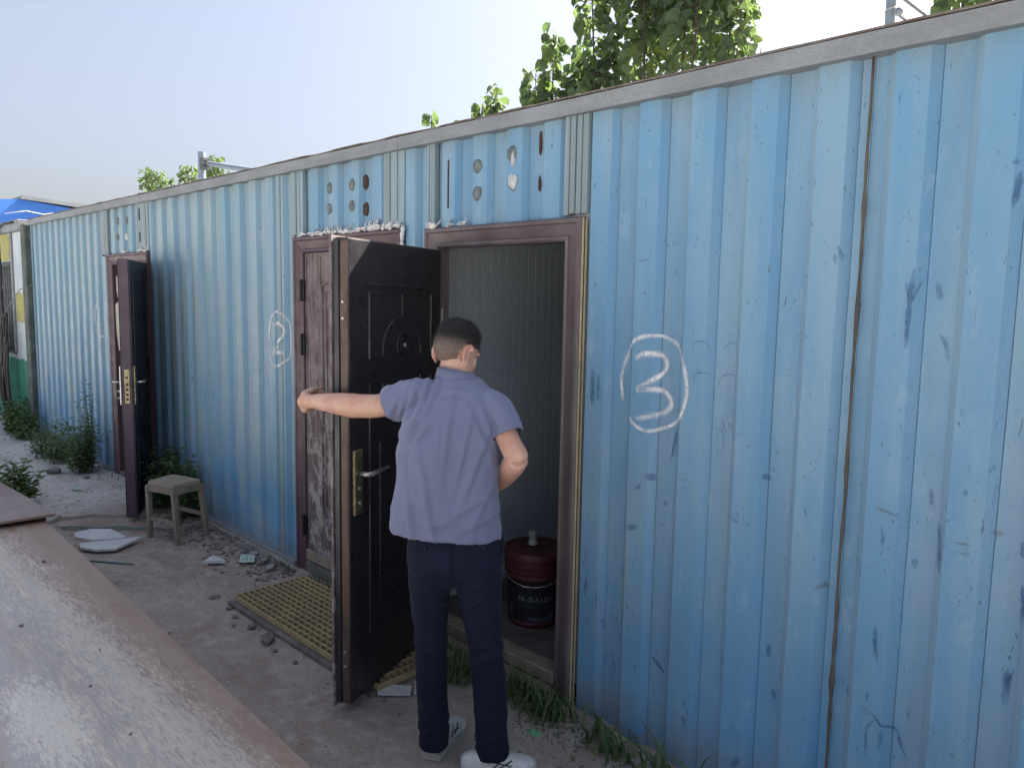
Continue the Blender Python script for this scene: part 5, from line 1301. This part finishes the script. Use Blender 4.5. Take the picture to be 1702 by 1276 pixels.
# ------------------------------------------------------------------ poles beyond the cabin
pole = empty('street_pole', (-16.24, 4.6, 0), 'grey street pole with bracket and side arm rising behind the far cabin roof', 'pole')
bm = bmesh.new(); tube(bm, [(-16.24, 4.6, -.05), (-16.24, 4.6, 4.64)], .075, 12); fin('mast', bm, M_POLE, pole)
bm = bmesh.new(); tube(bm, [(-16.0, 4.6, 4.38), (-13.76, 4.6, 4.00), (-12.5, 4.6, 3.80)], [.055, .048, .045], 8); fin('side_arm', bm, M_POLE, pole, True)
bm = bmesh.new(); box(bm, -16.16, -15.98, 4.52, 4.68, 4.26, 4.50, .01)
for k in range(3): box(bm, -15.979, -15.95, 4.50, 4.70, 4.27+.08*k, 4.32+.08*k)
fin('bracket', bm, M_POST, pole)
pole2 = empty('utility_pole', (-3.06, 6, 0), 'grey blue utility pole with two struts at the top right', 'pole')
bm = bmesh.new(); tube(bm, [(-3.035, 6, -.05), (-3.06, 6, 6.2)], .050, 14); fin('mast', bm, M_POLE, pole2)
bm = bmesh.new(); tube(bm, [(-3.03, 5.98, 4.86), (-2.66, 5.9, 4.50), (-2.3, 5.8, 4.15)], .018, 8); tube(bm, [(-2.95, 5.97, 4.60), (-2.84, 5.95, 4.50), (-2.5, 5.9, 4.2)], .016, 8); fin('strut', bm, M_TRIM, pole2)
bm = bmesh.new(); tube(bm, [(-3.05+.062*math.cos(t), 6+.062*math.sin(t), 4.685+.012*math.cos(t)) for t in [k*math.pi/8 for k in range(16)]], .006, 6, False, None, True); fin('clamp', bm, M_SILVER, pole2, True)
bm = bmesh.new(); ellipsoid(bm, (-2.955, 5.95, 4.635), (.040, .040, .045), None, 12, 8); fin('insulator', bm, M_POLE, pole2, True)

# ------------------------------------------------------------------ poplars
def poplar(name, base, shoots, label, leaf, seed, dens=1.0, group='young poplars behind the cabin'):
    """shoots: list of (x, y, z0, ztop, spread, n leaves)"""
    r = random.Random(seed); root = empty(name, base, label, 'tree', group); V = []; F = []; bm = bmesh.new()
    tube(bm, [base, (base[0]+.03, base[1], 1.5), (base[0], base[1], 2.7)], [.07, .055, .04], 8)
    br = bmesh.new()
    for (x, y, z0, zt, sp, n) in shoots:
        p0 = V3(base[0]+(x-base[0])*.3, y, min(z0-.5, 2.3)); tip = V3(x+r.uniform(-.05, .05), y+r.uniform(-.1, .1), zt); mid = p0.lerp(tip, .5)+V3(r.uniform(-.08, .08), 0, 0)
        mid.x = x+(p0.x-x)*.15
        tube(br, [V3(base[0], base[1], 1.6), p0, mid, tip], [.020, .016, .010, .004], 6)
        for k in range(int(n*dens)):
            t = 1.02*r.random()**.8; p = mid.lerp(tip, t) if r.random() < .8 else p0.lerp(mid, r.random())
            if p.z < 2.4: continue
            a = r.uniform(0, 6.28); rad = sp*math.sqrt(r.random())*(1-.45*t); c = p+V3(math.cos(a)*rad, math.sin(a)*rad*.8, r.uniform(-.08, .10))
            if r.random() < .3: tube(br, [p, c], [.003, .0015], 4, False)
            d = V3(math.cos(a)*.6, math.sin(a)*.6, r.uniform(-1.1, -.2)); nrm = V3(r.uniform(-1, 1), r.uniform(-1, .6), r.uniform(-.1, .9))
            L = leaf*r.uniform(.4, 1.2); leafmesh(V, F, c, d, nrm, L, L*r.uniform(.85, 1.05))
    fin('trunk', bm, M_BARK, root, True); fin('branches', br, M_BARK, root, True); mk('crown', V, F, M_POPLAR, root)
Y = 3.1
poplar('poplar_tree', (-3.8, Y+.15, 0), [(-4.58, Y, 2.6, 4.9, .22, 260), (-4.3, Y+.3, 2.6, 5.4, .27, 420), (-4.0, Y, 2.6, 5.6, .28, 420), (-3.7, Y+.2, 2.6, 5.8, .28, 420), (-3.42, Y, 2.6, 5.4, .26, 380), (-3.2, Y+.1, 2.6, 4.7, .2, 240), (-3.05, Y, 2.8, 4.25, .14, 70), (-4.1, Y+.5, 2.6, 5.6, .32, 480), (-3.6, Y+.5, 2.6, 5.6, .32, 460), (-4.5, Y+.1, 2.6, 4.0, .2, 130), (-2.93, Y, 2.7, 3.64, .08, 18)],
       'tall leafy poplar rising behind the middle of the cabin roof', .108, 51, 1.5)
poplar('poplar_sapling', (-4.9, Y, 0), [(-5.20, Y, 2.6, 3.84, .13, 70), (-5.0, Y, 2.6, 4.14, .12, 60), (-4.82, Y+.1, 2.6, 4.24, .09, 26), (-4.72, Y, 2.6, 3.86, .13, 80), (-5.0, Y+.1, 2.6, 3.7, .18, 80)], 'poplar sapling with drooping leaves at the left of the tall poplar', .118, 52, 1.9)
poplar('poplar_sapling', (-6.0, Y, 0), [(-6.07, Y, 2.6, 3.74, .11, 60), (-5.70, Y, 2.6, 3.76, .09, 60), (-5.9, Y, 2.6, 3.60, .10, 40), (-6.30, Y, 2.6, 3.52, .06, 20)], 'short poplar shoots just over the roof, above the doors', .112, 53, 1.8)
poplar('poplar_sapling', (-6.75, Y, 0), [(-6.76, Y, 2.6, 3.68, .07, 40)], 'single small poplar sprig over the roof edge, leftmost of the near sprigs', .11, 54, 1.6)
poplar('poplar_tree', (-1.0, Y, 0), [(-1.62, Y, 2.6, 4.4, .2, 100), (-1.35, Y+.1, 2.6, 4.8, .25, 140), (-1.0, Y, 2.6, 4.9, .28, 160), (-.65, Y, 2.6, 4.6, .28, 150), (-1.2, Y, 2.6, 3.75, .2, 70), (-1.66, Y, 2.6, 3.80, .10, 40)], 'poplar crown at the top right corner beyond the utility pole', .135, 55)
poplar('poplar_tree', (-18.5, 5.2, 0), [(-21.1, 5.2, 3.0, 4.80, .34, 170), (-20.2, 5.2, 3.0, 4.70, .34, 170), (-19.5, 5.2, 3, 4.45, .3, 120), (-18.5, 5.2, 3.0, 4.66, .32, 170), (-17.7, 5.2, 3.0, 4.42, .3, 140), (-16.75, 5.2, 3.0, 4.62, .24, 170), (-16.1, 5.2, 3.0, 4.25, .26, 120), (-21.9, 5.2, 3.0, 4.2, .16, 30), (-15.2, 5.2, 3.0, 4.1, .2, 50)], 'distant pale green poplar shoots around the street pole', .12, 56, 1.5)
leaf_litter()
